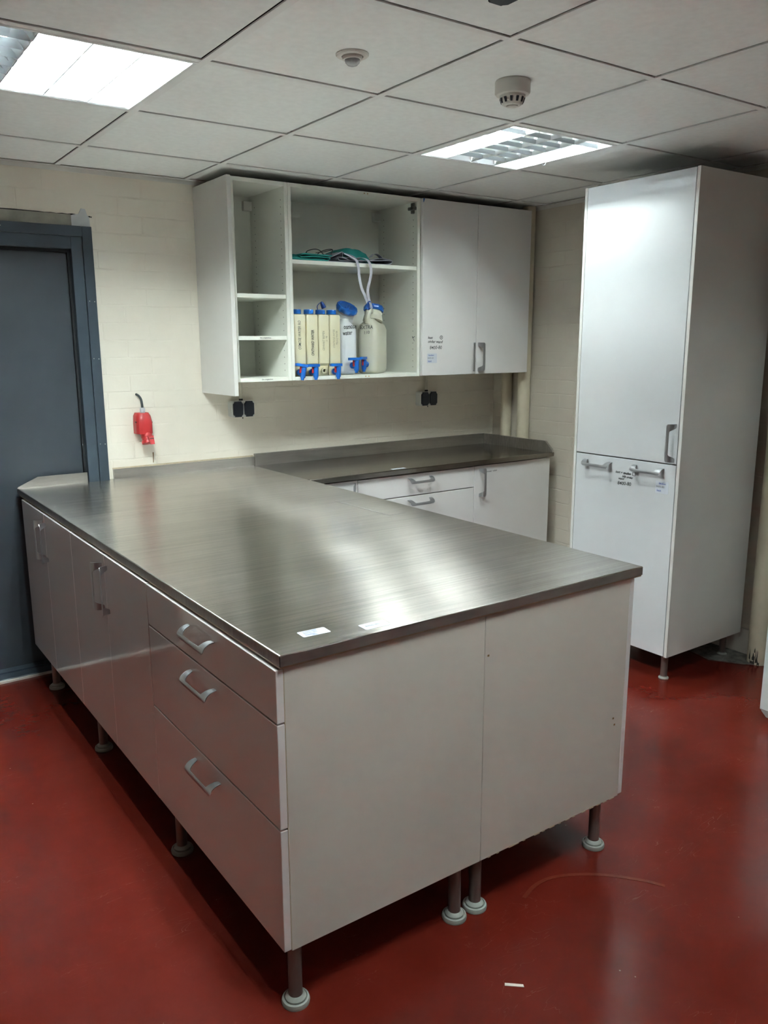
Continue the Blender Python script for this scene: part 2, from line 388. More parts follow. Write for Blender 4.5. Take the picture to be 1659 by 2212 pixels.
# ------------------------------------------------------------------ walls
bm = BM()
DX0, DX1, DZ = -.68, .40, 2.03
box(bm, XL-.2, DX0, 0, .2, 0, HC+.3); box(bm, DX1, XR+.2, 0, .2, 0, HC+.3); box(bm, DX0, DX1, 0, .2, DZ, HC+.3)
wb = tag(finish(bm, 'wall_back', 'brick_x'), 'cream painted brick wall behind the counters', 'wall', kind='structure')
bm = BM(); box(bm, DX0-.12, .337, -.004, .02, 2.046, 2.099); finish(bm, 'lintel', 'conc', wb)
bm = BM()
prism(bm, [(.337, -.006, 2.046), (.337, -.006, 2.096), (.372, -.006, 2.104), (.384, -.006, 2.128), (.402, -.006, 2.126), (.410, -.006, 2.10), (.418, -.006, 2.092), (.420, -.006, 2.046)], (0, .012, 0))
finish(bm, 'filler_patch', 'plaster', wb)
bm = BM(); tube(bm, smooth_pts([(-.2, -.001, 2.101), (.1, -.001, 2.101), (.25, -.001, 2.099), (.36, -.001, 2.100), (.405, -.001, 2.097), (.43, -.001, 2.094)]), [.0012+.0022*abs(math.sin(i*1.7)) for i in range(26)], 6)
finish(bm, 'crack', 'dark', wb)
bm = BM()
prism(bm, [(.648, -.0012, .995), (.654, -.0012, .996), (.653, -.0012, .975), (.651, -.0012, .944), (.648, -.0012, .944), (.649, -.0012, .97)], (0, .002, 0))
finish(bm, 'rust_streak', 'rust', wb)
bm = BM(); box(bm, .443, 1.20, -.0015, .002, .929, .936); finish(bm, 'stained_sealant', 'edge', wb)
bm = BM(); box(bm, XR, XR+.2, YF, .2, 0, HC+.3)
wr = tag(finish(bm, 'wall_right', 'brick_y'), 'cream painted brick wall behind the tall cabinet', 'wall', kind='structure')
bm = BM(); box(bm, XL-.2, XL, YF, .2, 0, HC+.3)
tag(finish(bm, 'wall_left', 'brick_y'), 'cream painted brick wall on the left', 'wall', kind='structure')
bm = BM(); box(bm, XL, XR, YF-.2, YF, 0, HC+.3)
tag(finish(bm, 'wall_front', 'brick_x'), 'cream painted brick wall behind the camera', 'wall', kind='structure')
# bare cement strip along the foot of the right wall
bm = BM()
prism(bm, [(XR, -2.15, 0), (2.90, -2.02, 0), (2.80, -1.93, 0), (2.72, -1.80, 0), (2.77, -1.6, 0), (2.80, -1.2, 0), (2.80, -.5, 0), (XR, -.5, 0)], (0, 0, .004))
finish(bm, 'cement_strip', 'conc2', bpy.data.objects['floor'])
bm = BM(); box(bm, 2.925, XR, -2.05, -.02, .004, .13, bev=.002)
tag(finish(bm, 'baseboard_right', 'panel'), 'low board along the foot of the right wall', 'baseboard', kind='structure')

# ------------------------------------------------------------------ ceiling: tiles resting on bars, dark void above
bm = BM(); box(bm, XL-.2, XR+.2, YF-.2, .2, HC+.12, HC+.16)
tag(finish(bm, 'ceiling', 'dark'), 'suspended ceiling of pale square tiles', 'ceiling', kind='structure')
ceil = bpy.data.objects['ceiling']
bw = .012
xs = [GX+G*i for i in range(-5, 6)]; ys = [GY+G*j for j in range(-11, 4)]
LIGHTS = {(-1, 0): (0, 1, 1, 1), (2, 0): (1, 0, 0, 1)}
LIGHTS_UNSEEN = {(-1, -3): (0, 0, 1, 1), (2, -3): (0, 0, 0, 1), (-1, -6): (0, 0, 1, 1), (2, -6): (1, 1, 0, 0)}  # lit fixtures out of view; the right and far ones are added fill
cells = {**LIGHTS, **LIGHTS_UNSEEN}
bmt = BM(); bmb = BM()
for x in xs:
    if XL < x < XR: box(bmb, x-bw, x+bw, YF, 0, HC, HC+.004)
for y in ys:
    if YF < y < 0: box(bmb, XL, XR, y-bw, y+bw, HC+.0004, HC+.0042)
for i in range(-6, 6):
    for j in range(-12, 4):
        if (i, j) in cells: continue
        x0, x1 = max(XL, GX+G*i), min(XR, GX+G*(i+1)); y0, y1 = max(YF, GY+G*j), min(0, GY+G*(j+1))
        if x1-x0 < .03 or y1-y0 < .03: continue
        box(bmt, x0+bw-.001, x1-bw-.0035, y0+bw-.001, y1-bw-.0035, HC+.004, HC+.018, bev=.0008)
t_ = finish(bmt, 'ceiling_tiles', 'tile', ceil); b_ = finish(bmb, 'ceiling_bars', 'tbar', ceil)
bm = BM(); box(bm, XL, XR, -.022, 0, HC-.002, HC+.0005); box(bm, XL, XR, -.002, 0, HC-.02, HC)
tag(finish(bm, 'trim_1', 'white'), 'white angle trim where ceiling meets back wall', 'trim', kind='structure')
bm = BM(); box(bm, XR-.022, XR, YF, 0, HC-.002, HC+.0005); box(bm, XR-.002, XR, YF, 0, HC-.02, HC)
tag(finish(bm, 'trim_2', 'white'), 'white angle trim where ceiling meets right wall', 'trim', kind='structure')

# ------------------------------------------------------------------ luminaires
def luminaire(i, j, lit, label, tm='tube', k_=1., kb=1.):
    x0, y0 = GX+G*i+bw, GY+G*j+bw; x1, y1 = GX+G*(i+1)-bw, GY+G*(j+1)-bw
    cx, cy = (x0+x1)/2, (y0+y1)/2
    r = root('recessed_luminaire', label, 'ceiling light', (cx, cy, HC), 'recessed louvred ceiling lights')
    H0, H1 = HC-.001, HC+.085
    bm = BM(); fr = .011
    for a in ((x0, x1, y0, y0+fr), (x0, x1, y1-fr, y1), (x0, x0+fr, y0+fr, y1-fr), (x1-fr, x1, y0+fr, y1-fr)):
        box(bm, *a, H0, H0+.012, bev=.001)
    t = .0015                                   # housing sides and top
    box(bm, x0+fr, x0+fr+t, y0+fr, y1-fr, H0, H1); box(bm, x1-fr-t, x1-fr, y0+fr, y1-fr, H0, H1)
    box(bm, x0+fr, x1-fr, y0+fr, y0+fr+t, H0, H1); box(bm, x0+fr, x1-fr, y1-fr-t, y1-fr, H0, H1)
    box(bm, x0+fr, x1-fr, y0+fr, y1-fr, H1, H1+t)
    finish(bm, 'housing', 'house', r)
    ix0, ix1, iy0, iy1 = x0+fr+t, x1-fr-t, y0+fr+t, y1-fr-t
    w = (ix1-ix0)/4
    # long reflectors: sharp ridges at the opening, flaring up between the channels
    bm = BM()
    for k in range(5):
        xc = ix0+w*k
        prof = [(0.0015, 0), (.006, .012), (.014, .026), (.024, .038), (.036, .050)]
        prof = [(a, h*k_) for a, h in prof]
        left = [(-a, h) for a, h in prof]; right = list(prof)
        if k == 0: left = [(0, h) for a, h in prof]
        if k == 4: right = [(0, h) for a, h in prof]
        poly = [(xc+a, iy0, HC+.001+h) for a, h in right]+[(xc+a, iy0, HC+.001+h) for a, h in reversed(left)]
        prism(bm, poly, (0, iy1-iy0, 0))
    for e in (iy0, iy1):                        # sloping end plates
        s = 1 if e == iy0 else -1
        prism(bm, [(ix0, e, HC+.001), (ix0, e+s*.004, HC+.001), (ix0, e+s*.030, HC+.05*k_), (ix0, e, HC+.05*k_)], (ix1-ix0, 0, 0))
    finish(bm, 'reflector', 'refl', r)
    nb = 7
    bm = BM()
    for k in range(4):
        xa = ix0+w*k+.002; xb = xa+w-.004
        for q in range(1, nb):
            yy = iy0+(iy1-iy0)*q/nb
            # V-section blade, narrower at the opening side, cut to the channel shape
            rings = []
            for z_, th, ins in ((HC+.002, .0010, 0.), (HC+.002+.015*k_*kb, .005, .006*kb), (HC+.002+.030*k_*kb, .010, .020*kb)):
                rings.append([Vector((xa+ins, yy-th, z_)), Vector((xb-ins, yy-th, z_)), Vector((xb-ins, yy+th, z_)), Vector((xa+ins, yy+th, z_))])
            ring_sweep(bm, rings)
    finish(bm, 'louvre', 'louvre', r)
    for k in range(4):
        bm = BM(); xc = ix0+w*(k+.5)
        lathe(bm, [(.004, 0), (.0085, .001), (.0085, iy1-iy0-.022), (.004, iy1-iy0-.021)], (xc, iy0+.011, HC+.060*k_), (0, 1, 0), 10)
        finish(bm, 'tube', ('tube_left' if (tm == 'tube_weak' and k == 0) else tm) if lit[k] else 'tubeoff', r)
        if lit[k]: TUBES.append(xc)
    return r
TUBES = []
EMIT = dict(tube=54., tube_weak=26., tube_left=31., tube_mid=37., tube_fill_right=31., tube_fill_far=9.)
for k_, v_ in EMIT.items(): M[k_].node_tree.nodes['Principled BSDF'].inputs['Emission Strength'].default_value = v_
luminaire(-1, 0, LIGHTS[(-1, 0)], 'recessed square louvred ceiling light, the very bright one at upper left above the blue-grey door', 'tube', .7)
luminaire(2, 0, LIGHTS[(2, 0)], 'recessed square louvred ceiling light with only its outer tubes lit, beyond the smoke detector', 'tube_weak', 1., .45)
luminaire(-1, -3, LIGHTS_UNSEEN[(-1, -3)], 'recessed louvred ceiling light above the camera on the left', 'tube_mid')
luminaire(2, -3, LIGHTS_UNSEEN[(2, -3)], 'unseen recessed ceiling light added as fill above the camera on the right', 'tube_fill_right')  # unseen; one lit tube added to brighten the tall cabinet side
luminaire(-1, -6, LIGHTS_UNSEEN[(-1, -6)], 'unseen recessed ceiling light added as fill far behind the camera on the left', 'tube_fill_far')  # unseen lamp added to raise the room's ambient light
luminaire(2, -6, LIGHTS_UNSEEN[(2, -6)], 'unseen recessed ceiling light added as fill far behind the camera on the right', 'tube_fill_far')  # second unseen lamp added for ambient fill

# ------------------------------------------------------------------ door
d = root('door_1', 'blue-grey metal door and frame in the back wall', 'door', (-.14, 0, 0), kind='structure')
bm = BM()
for a in ((.373, .418, -.030, .0, 0, 2.048), (-.743, -.698, -.030, .0, 0, 2.048), (-.698, .373, -.030, 0, 2.003, 2.048)): box(bm, *a, bev=.0015)
for a in ((.322, .3725, -.023, .09, 0, 2.0025), (-.6975, -.647, -.023, .09, 0, 2.0025), (-.647, .322, -.023, .09, 1.948, 2.0025)): box(bm, *a, bev=.0012)
finish(bm, 'door_frame', 'slate', d)
bm = BM()
for a in ((.312, .322, .012, .05, .01, 1.948), (-.647, -.637, .012, .05, .01, 1.948), (-.637, .312, .012, .05, 1.936, 1.948)): box(bm, *a)
finish(bm, 'door_seal', 'seal', d)
bm = BM(); box(bm, -.637, .312, .03, .07, .02, 1.936, bev=.002); finish(bm, 'door_leaf', 'slab', d)
bm = BM()
for z in (1.72, 1.46, 1.06):
    lathe(bm, [(.0025, 0), (.002, -.001)], (.385, -.030, z), (0, 1, 0), 8); lathe(bm, [(.0025, 0), (.002, -.001)], (.408, -.030, z-.002), (0, 1, 0), 8)
lathe(bm, [(.0025, 0), (.002, -.001)], (.03, -.030, 2.028), (0, 1, 0), 8)
finish(bm, 'frame_screws', 'screw', d)
bm = BM(); box(bm, -.68, .40, -.088, .10, 0, .014, bev=.002); box(bm, -.64, .36, -.02, .03, .014, .022)
finish(bm, 'door_threshold', 'slate', d)
bm = BM(); box(bm, -1.2, .42, -.100, -.089, 0, .010); finish(bm, 'threshold_sealant', 'white', d)

# ------------------------------------------------------------------ handle shape: sheet bent outwards, middle cut back to the outer lip
def handle_verts(length):
    def sstep(a, b, x):
        t = min(1, max(0, (x-a)/(b-a))); return t*t*(3-2*t)
    half = length/2; S = 40; T = 9; th = .0022
    rows = []
    for i in range(S+1):
        s = -half+length*i/S
        e = half-abs(s)
        t0 = .66*sstep(.014, .034, e)                # inner limit
        t1 = 1-.30*(1-sstep(0, .010, e))*.6          # rounded outer corners
        row = []
        for k in range(T+1):
            t = t0+(t1-t0)*k/T; th_ = t*PI*.56
            out = .031*math.sin(th_); dn = .023*(1-math.cos(th_))
            no = Vector((0, math.sin(th_)*.031, -math.cos(th_)*.023)).normalized()
            row.append((s, out, dn, math.sin(th_), -math.cos(th_)))
        rows.append(row)
    return rows, th
def add_handle(name, parent, c, along, outv, curl, length=.16, m='alu'):
    """c: point on door at the middle of the attachment line; curl: direction the sheet bends to"""
    A, O_, Dn = Vector(along), Vector(outv), Vector(curl); c = Vector(c)
    rows, th = handle_verts(length)
    bm = BM(); rings = []
    for row in rows:
        outer = []; inner = []
        for s, o, dn, no, nd in row:
            p = c+A*s+O_*o+Dn*dn; n = (O_*no+Dn*nd).normalized()
            n = (O_*max(0, no)*1+Dn*nd)
            n.normalize()
            outer.append(p+n*th/2); inner.append(p-n*th/2)
        rings.append(outer+inner[::-1])
    ring_sweep(bm, rings)
    return finish(bm, name, m, parent, smooth=True, auto=50)

def leg(parent, x, y, ztop, r=.0165, big=True):
    bm = BM(); lathe(bm, [(r, .012), (r, ztop)], (x, y, 0), n=20)
    l = finish(bm, 'leg', 'leg', parent, smooth=True)
    bm = BM()
    if big: lathe(bm, [(.020, 0), (.033, 0), (.034, .006), (.032, .012), (.0275, .0135), (.0275, .0095), (.025, .0095), (.025, .016), (.020, .022), (r+.0005, .024), (r+.0005, .012)], (x, y, 0), n=28)
    else: lathe(bm, [(.018, 0), (.023, .001), (.023, .006), (.017, .010), (r+.0005, .014), (r+.0005, .012)], (x, y, 0), n=24)
    f = finish(bm, 'foot', 'ring', l, smooth=True)
    return l

def carcass_box(bm, x0, x1, y0, y1, z0, z1, t=.018, open_='-x', mi=0, bev=.001, back=True):
    """five boards, open on one side"""
    if open_ in ('-x', '+x'):
        box(bm, x0, x1, y0, y0+t, z0, z1, mi, bev); box(bm, x0, x1, y1-t, y1, z0, z1, mi, bev)
        box(bm, x0+.0005, x1-.0005, y0+t, y1-t, z0, z0+t, mi); box(bm, x0+.0005, x1-.0005, y0+t, y1-t, z1-t, z1, mi)
        if open_ == '-x': box(bm, x1-.006, x1-.001, y0+t, y1-t, z0+t, z1-t, mi)
        else: box(bm, x0+.001, x0+.006, y0+t, y1-t, z0+t, z1-t, mi)
    else:
        box(bm, x0, x0+t, y0, y1, z0, z1, mi, bev); box(bm, x1-t, x1, y0, y1, z0, z1, mi, bev)
        box(bm, x0+t, x1-t, y0+.0005, y1-.0005, z0, z0+t, mi); box(bm, x0+t, x1-t, y0+.0005, y1-.0005, z1-t, z1, mi)
        if back: box(bm, x0+t, x1-t, y1-.006, y1-.001, z0+t, z1-t, mi)

# ------------------------------------------------------------------ island base cabinets
ZB, ZT = .161, .852
FX = -.006                   # outer face of the fronts
YA = (-.112, -.512, -.912)   # two-door unit by the wall
YB = (-.912, -1.319, -1.722)
YC = (-1.722, -2.512)
def base_left(y1, y0, label, split=None, drawers=None, legs=()):
    r = root('base_cabinet', label, 'cabinet', (.3, (y0+y1)/2, 0), 'white base cabinets under the island worktop')
    bm = BM(); carcass_box(bm, .0135, .587, y0+.0005, y1-.0005, ZB, ZT)
    if drawers:                                  # yellowed front edge of the exposed side board, with a chipped foot
        box(bm, .0125, .0150, y0+.001, y0+.0185, ZB+.004, ZT, 1)
    finish(bm, 'carcass', ['panel', 'edge'], r)
    if split is not None:
        for a, b, sgn in ((y1-.0015, split+.0015, -1), (split-.0015, y0+.0015, 1)):
            bm = BM(); box(bm, FX, .0125, a, b, ZB+.003, ZT-.004, bev=.0016, seg=2)
            dr = finish(bm, 'door', 'gloss_door', r)
            add_handle('handle', dr, (FX, split+(.028 if sgn < 0 else -.028), .735), (0, 0, 1), (-1, 0, 0), (0, 1 if sgn < 0 else -1, 0), .165)
    if drawers:
        for za, zb_ in drawers:
            bm = BM(); box(bm, FX, .0125, y0+.001, y1-.0015, za+.0018, zb_-.0024, bev=.0016, seg=2)
            dr = finish(bm, 'drawer', 'gloss_door', r)
            add_handle('handle', dr, (FX, (y0+y1)/2+.004, zb_-.036), (0, 1, 0), (-1, 0, 0), (0, 0, -1), .165)
    for lx, ly in legs: leg(r, lx, ly, ZB)
    return r
base_left(YA[0], YA[2], 'white gloss two-door base cabinet of the island, next to the blue-grey door', split=YA[1], legs=[(.036, -.285), (.53, -.285), (.53, -.88)])
base_left(YB[0], YB[2], 'white gloss two-door base cabinet in the middle of the island side', split=YB[1], legs=[(.036, -.985), (.53, -.985), (.53, -1.68)])
base_left(YC[0], YC[1], 'white gloss base cabinet with three drawers at the near corner of the island',
          drawers=[(ZB+.002, .4725), (.4725, .7245), (.7245, ZT-.002)], legs=[(.036, -1.775), (.032, -2.487), (.53, -1.775), (.525, -2.482)])
def base_right(y1, y0, label, legs=()):
    r = root('base_cabinet', label, 'cabinet', (.88, (y0+y1)/2, 0), 'white base cabinets under the island worktop')
    bm = BM(); carcass_box(bm, .5895, 1.151, y0+.0005, y1-.0005, ZB, ZT, open_='+x')
    # worn lower edge, chips
    if y0 < -2.4:
        for k in range(16):
            xx = .62+.033*k+random.uniform(-.008, .008)
            box(bm, xx, xx+random.uniform(.008, .024), y0-.0002, y0+.002, ZB-.0012, ZB+random.uniform(.001, .004), 1)
        for xx, zz in ((1.105, .425), (1.112, .403), (.597, .74)): box(bm, xx, xx+.006, y0-.0003, y0+.002, zz, zz+.005, 2)
    finish(bm, 'carcass', ['panel', 'edge', 'rust'], r)
    ym = (y0+y1)/2
    for a, b, sgn in ((y1-.0015, ym+.0015, -1), (ym-.0015, y0+.0015, 1)):
        bm = BM(); box(bm, 1.152, 1.170, a, b, ZB+.003, ZT-.004, bev=.0016, seg=2)
        dr = finish(bm, 'door', 'gloss', r)
        add_handle('handle', dr, (1.170, ym+(.028 if sgn < 0 else -.028), .735), (0, 0, 1), (1, 0, 0), (0, 1 if sgn < 0 else -1, 0), .165)
    for lx, ly in legs: leg(r, lx, ly, ZB)
    return r
base_right(-1.722, -2.512, 'white base cabinet forming the right half of the island end, with a chipped lower edge', legs=[(.598, -2.482), (1.085, -2.482), (.62, -1.775), (1.085, -1.775)])
base_right(-.912, -1.722, 'white base cabinet on the far side of the island, hidden under its worktop edge', legs=[(.62, -.985), (1.085, -.985)])

# ------------------------------------------------------------------ island worktop
wt = root('island_worktop', 'large scratched brushed-steel worktop covering the island, with two white stickers', 'worktop', (.6, -1.26, HW))
bm = BM()
e = .0015
# top sheet with a notch round the door frame; bevelled front lip
outl = [(0, -IL), (IW, -IL), (IW, -.005), (.4205, -.005), (.4205, -.036), (.3185, -.036), (.3185, -.005), (0, -.005)]
def inset(pts, d):
    res = []
    for (x, y) in pts:
        nx = x+(d if x < .001 else (-d if x > IW-.001 else 0)); ny = y+(d if y < -IL+.001 else 0)
        res.append((nx, ny))
    return res
rings = [[Vector((x, y, HW-.0255)) for x, y in outl], [Vector((x, y, HW-.0028)) for x, y in outl],
         [Vector((x, y, HW-.0008)) for x, y in inset(outl, .0008)], [Vector((x, y, HW)) for x, y in inset(outl, .0028)]]
ring_sweep(bm, rings)
for f in bm.faces:
    f.material_index = 0 if all(v.co.z > HW-.004 for v in f.verts) else 1
finish(bm, 'steel_top', ['steel', 'steel_e'], wt)
bm = BM(); box(bm, .002, IW-.002, -IL+.0025, -.04, HW-.0305, HW-.0256); finish(bm, 'underlay', 'edge', wt)
bm = BM(); box(bm, -.0004, .0012, -IL-.0004, -IL+.0012, HW-.0252, HW-.002); finish(bm, 'corner_slit', 'dark', wt)
bm = BM()
prism(bm, [(0, -.018, HW), (.3175, -.018, HW), (.3175, -.018, .928), (.093, -.018, .928), (.004, -.018, HW+.006)], (0, .0045, 0))
finish(bm, 'upstand', 'steel_u', wt)
bm = BM(); prism(bm, [(.4435, -.018, HW), (1.2, -.018, HW), (1.2, -.018, .929), (.4435, -.018, .929)], (0, .0165, 0)); finish(bm, 'upstand', 'steel_u', wt)
# faint tape outline on the steel
bm = BM()
ribbon(bm, [(1.01, -1.13, HW+.0003), (1.02, -1.50, HW+.0003)], (0, 0, 1), .0004, .0035)
ribbon(bm, [(1.02, -1.50, HW+.0003), (1.10, -1.50, HW+.0003)], (0, 0, 1), .0004, .003)
finish(bm, 'tape_residue', 'steel_u', wt)
def sticker(parent, c, R, U, w, h, lines, n):
    """lines: (text, dx, dy, size, material index)"""
    c, R, U, n = Vector(c), Vector(R).normalized(), Vector(U).normalized(), Vector(n)
    bm = BM(); q = .003; pts = []
    for sx, sy in ((1, 1), (-1, 1), (-1, -1), (1, -1)):
        for ax, ay in (((0, -q), (-q, 0)) if sx*sy > 0 else ((-q, 0), (0, -q))):
            pts.append(c+R*sx*(w/2+ax)+U*sy*(h/2+ay))
    prism(bm, pts, n*.0004)
    for s, dx, dy, sz, mi in lines: text(bm, s, c+R*dx+U*dy+n*.0006, R, U, sz, mi, bold=.012 if mi == 1 else 0)
    return finish(bm, 'sticker', ['paper', 'inkb', 'inkg'], parent)
a = .0; Rv = Vector((1, -.05, 0)); Uv = Vector((.05, 1, 0))
sticker(wt, (.132, -2.438, HW+.0002), Rv, Uv, .070, .037, [('voorraad', -.006, .0125, .0095, 1), ('8400-80', -.008, .002, .0105, 2), ('keuken', -.012, -.0075, .009, 1), ('blok', -.004, -.0145, .007, 1)], (0, 0, 1))
sticker(wt, (.272, -2.478, HW+.0002), Vector((1, -.03, 0)), Vector((.03, 1, 0)), .070, .037, [('8400-80', -.006, .001, .0115, 2)], (0, 0, 1))

# ------------------------------------------------------------------ back counter
BX0, BX1, BY = 1.205, 2.866, -.617
bc = root('back_worktop', 'darker smooth steel worktop along the back wall under the wall cabinets', 'worktop', (2.03, -.3, HW))
bm = BM()
XS = IW+.0008
prof = [(-.005, HW-.004), (BY+.03, HW-.004), (BY+.022, HW), (BY+.003, HW), (BY, HW-.003), (BY, HW-.0245), (BY+.02, HW-.0245), (BY+.02, HW-.008), (-.005, HW-.008)]
ring_sweep(bm, [[Vector((x, y, z)) for y, z in prof] for x in (XS, BX1)])
finish(bm, 'steel_top', 'steel_b', bc)
bm = BM(); prism(bm, [(BX0, -.018, HW-.004), (BX1, -.018, HW-.004), (BX1, -.018, .944), (BX0, -.018, .944)], (0, .017, 0))
finish(bm, 'upstand', 'steel_u', bc)
bm = BM(); prism(bm, [(BX1, -.018, HW-.004), (BX1, BY+.002, HW-.004), (BX1, BY+.001, .890), (BX1, -.556, .944), (BX1, -.018, .944)], (-.014, 0, 0))
finish(bm, 'upstand', 'steel_u', bc)
sticker(bc, (1.757, -.568, HW-.0035), (1, 0, 0), (0, 1, 0), .088, .034, [('8400-80', 0, 0, .013, 2)], (0, 0, 1))
BF = -.602
def base_back(x0, x1, label, kind):
    r = root('base_cabinet', label, 'cabinet', ((x0+x1)/2, -.3, 0), 'white base cabinets under the back worktop')
    bm = BM(); carcass_box(bm, x0+.0005, x1-.0005, BF+.0195, -.02, ZB, ZT, open_='-y'); finish(bm, 'carcass', 'panel', r)
    if kind == 'drawers':
        for za, zb_ in ((ZB+.002, .4725), (.4725, .7345), (.7345, ZT-.001)):
            bm = BM(); box(bm, x0+.0015, x1-.0015, BF, BF+.0185, za+.0018, zb_-.0024, bev=.0016, seg=2)
            dr = finish(bm, 'drawer', 'gloss', r)
            add_handle('handle', dr, ((x0+x1)/2+.004, BF, zb_-.022), (1, 0, 0), (0, -1, 0), (0, 0, -1), .160)
    else:
        bm = BM(); box(bm, x0+.0015, x1-.0015, BF, BF+.0185, ZB+.003, ZT-.002, bev=.0016, seg=2)
        dr = finish(bm, 'door', 'gloss', r)
        if kind == 'left':
            add_handle('handle', dr, (x0+.036, BF, .758), (0, 0, 1), (0, -1, 0), (1, 0, 0), .160)
            bm = BM(); text(bm, 'schoonmaak : vuilzak', (x0+.119, BF-.0005, .8135), (1, 0, .02), (0, 0, 1), .0115, 0, .01)
            finish(bm, 'lettering', 'ink', dr)
        else:
            add_handle('handle', dr, (x1-.018, BF, .758), (0, 0, 1), (0, -1, 0), (-1, 0, 0), .160)
    for lx in (x0+.05, x1-.05):
        for ly in (-.50, -.07): leg(r, lx, ly, ZB)
    return r
base_back(1.215, 1.477, 'narrow white base cabinet under the back worktop, mostly hidden by the island', 'right')
base_back(1.477, 2.254, 'white drawer cabinet with grey bow handles under the back worktop', 'drawers')
base_back(2.254, 2.850, 'white single-door base cabinet at the right end of the back worktop', 'left')

# ------------------------------------------------------------------ wall cabinets
UD, UZ0, UZ1 = -.368, 1.343, 2.268
cp = BM(); box(cp, .927, .9475, -.388, -.002, 1.280, UZ1, bev=.001)
tag(finish(cp, 'cover_panel', 'satin'), 'tall white end panel on the left of the open wall cabinets, reaching below them', 'panel')
def pegs(bm, x, nx, ya, yb, z0, z1, mi):
    z = z0
    while z < z1:
        for y in (ya, yb): lathe(bm, [(.0024, 0), (.0024, .0006)], (x, y, z), (nx, 0, 0), 6, mi)
        z += .032
def wall_unit(x0, x1, label, shelves=(), open_=True):
    r = root('wall_cabinet', label, 'cabinet', ((x0+x1)/2, -.18, UZ0), 'white wall cabinets above the back worktop')
    bm = BM(); carcass_box(bm, x0+.0005, x1-.0005, UD, -.003, UZ0, UZ1, open_='-y')
    if open_:
        pegs(bm, x1-.0186, -1, UD+.036, -.06, UZ0+.05, UZ1-.06, 1)
        pegs(bm, x0+.0186, 1, UD+.036, -.06, UZ0+.05, UZ1-.06, 1)
    finish(bm, 'carcass', ['carc', 'dark'], r)
    for z in shelves:
        bm = BM(); box(bm, x0+.019, x1-.019, UD+.006, -.012, z, z+.019, bev=.001); finish(bm, 'shelf', 'carc', r)
    return r
u1 = wall_unit(.9495, 1.2485, 'narrow open white wall cabinet with two shelves, beside the tall end panel', (1.7355, 1.540))
for z in (1.5495, UZ0+.009):
    bm = BM(); text(bm, 'Div. snijplanken', (1.112, (UD+.0055 if z > 1.5 else UD)-.0006, z+.001), (1, 0, 0), (0, 0, 1), .0095, 0, .005); finish(bm, 'shelf_lettering', 'ink', u1)
u2 = wall_unit(1.2485, 2.0475, 'wide open white wall cabinet with one shelf, holding jerrycans and aprons', (1.902,))
for z in (UZ1-.009, UZ0+.009):
    for x in (1.690, 1.710):
        bm = BM(); lathe(bm, [(.0032, 0), (.0032, .001)], (x, UD, z), (0, -1, 0), 10); finish(bm, 'dowel_plug', 'wood', u2)
def hanger(parent, x, z):
    bm = BM(); box(bm, x-.046, x, -.034, -.010, z-.046, z, bev=.002); finish(bm, 'hanger_bracket', 'white', parent)
hanger(u1, 1.2295, 2.226); hanger(u2, 2.0285, 2.232)
bm = BM()
box(bm, 2.017, 2.0285, -.345, -.322, 2.192, 2.245, bev=.002); box(bm, 2.004, 2.0285, -.362, -.312, 2.208, 2.224, bev=.003)
lathe(bm, [(.010, 0), (.010, .012)], (2.016, -.348, 2.217), (-1, 0, 0), 14)
finish(bm, 'hinge_plate', 'hinge', u2)
bm = BM()
ribbon(bm, [(2.0283, -.345, 1.531), (2.0283, -.325, 1.558)], (1, 0, 0), .0006, .003); ribbon(bm, [(2.0283, -.350, 1.556), (2.0283, -.328, 1.548)], (1, 0, 0), .0006, .003)
finish(bm, 'pencil_mark', 'inkg', u2)
u3 = wall_unit(2.0495, 2.850, 'white wall cabinet with two closed doors, right of the open cabinets', (), False)
xm = 2.4385
for a, b, s in ((2.0495, xm-.0015, -1), (xm+.0015, 2.850, 1)):
    bm = BM(); box(bm, a, b, UD-.0205, UD-.0015, UZ0+.002, UZ1-.002, bev=.0016, seg=2)
    dr = finish(bm, 'door', 'gloss', u3)
    add_handle('handle', dr, (xm+s*.017, UD-.0205, 1.441), (0, 0, 1), (0, -1, 0), (s, 0, 0), .160)
    if s < 0:
        y = UD-.0212
        bm = BM()
        text(bm, 'kast', (2.104, y, 1.549), (1, 0, -.05), (.05, 0, 1), .020, 0, .02, .2)
        text(bm, 'onder wand', (2.139, y, 1.527), (1, 0, -.03), (.03, 0, 1), .021, 0, .02, .2, .03)
        text(bm, '8400-80', (2.143, y, 1.495), (1, 0, .02), (-.02, 0, 1), .026, 0, .006, .15, .03)
        ribbon(bm, [(2.182+.0095*math.cos(t), y, 1.550+.0095*math.sin(t)) for t in [k*PI/6 for k in range(13)]], (0, 1, 0), .0005, .0025)
        ribbon(bm, [(2.182+.004*math.cos(t), y, 1.550+.004*math.sin(t)) for t in [k*PI/3 for k in range(7)]], (0, 1, 0), .0005, .0018)
        finish(bm, 'handwriting', 'ink', dr)
        sticker(dr, (2.118, UD-.0206, 1.438), (1, 0, 0), (0, 0, 1), .068, .052, [('keuken', -.006, .0165, .013, 1), ('8400-80', -.010, .001, .0125, 2), ('kast', -.016, -.0155, .015, 1)], (0, -1, 0))
        bm = BM(); prism(bm, [(2.0510, UD-.021, UZ1-.003), (2.062, UD-.021, UZ1-.003), (2.0535, UD-.021, UZ1-.024), (2.0510, UD-.021, UZ1-.022)], (0, .0004, 0))
        finish(bm, 'blue_tape', 'blue', dr)

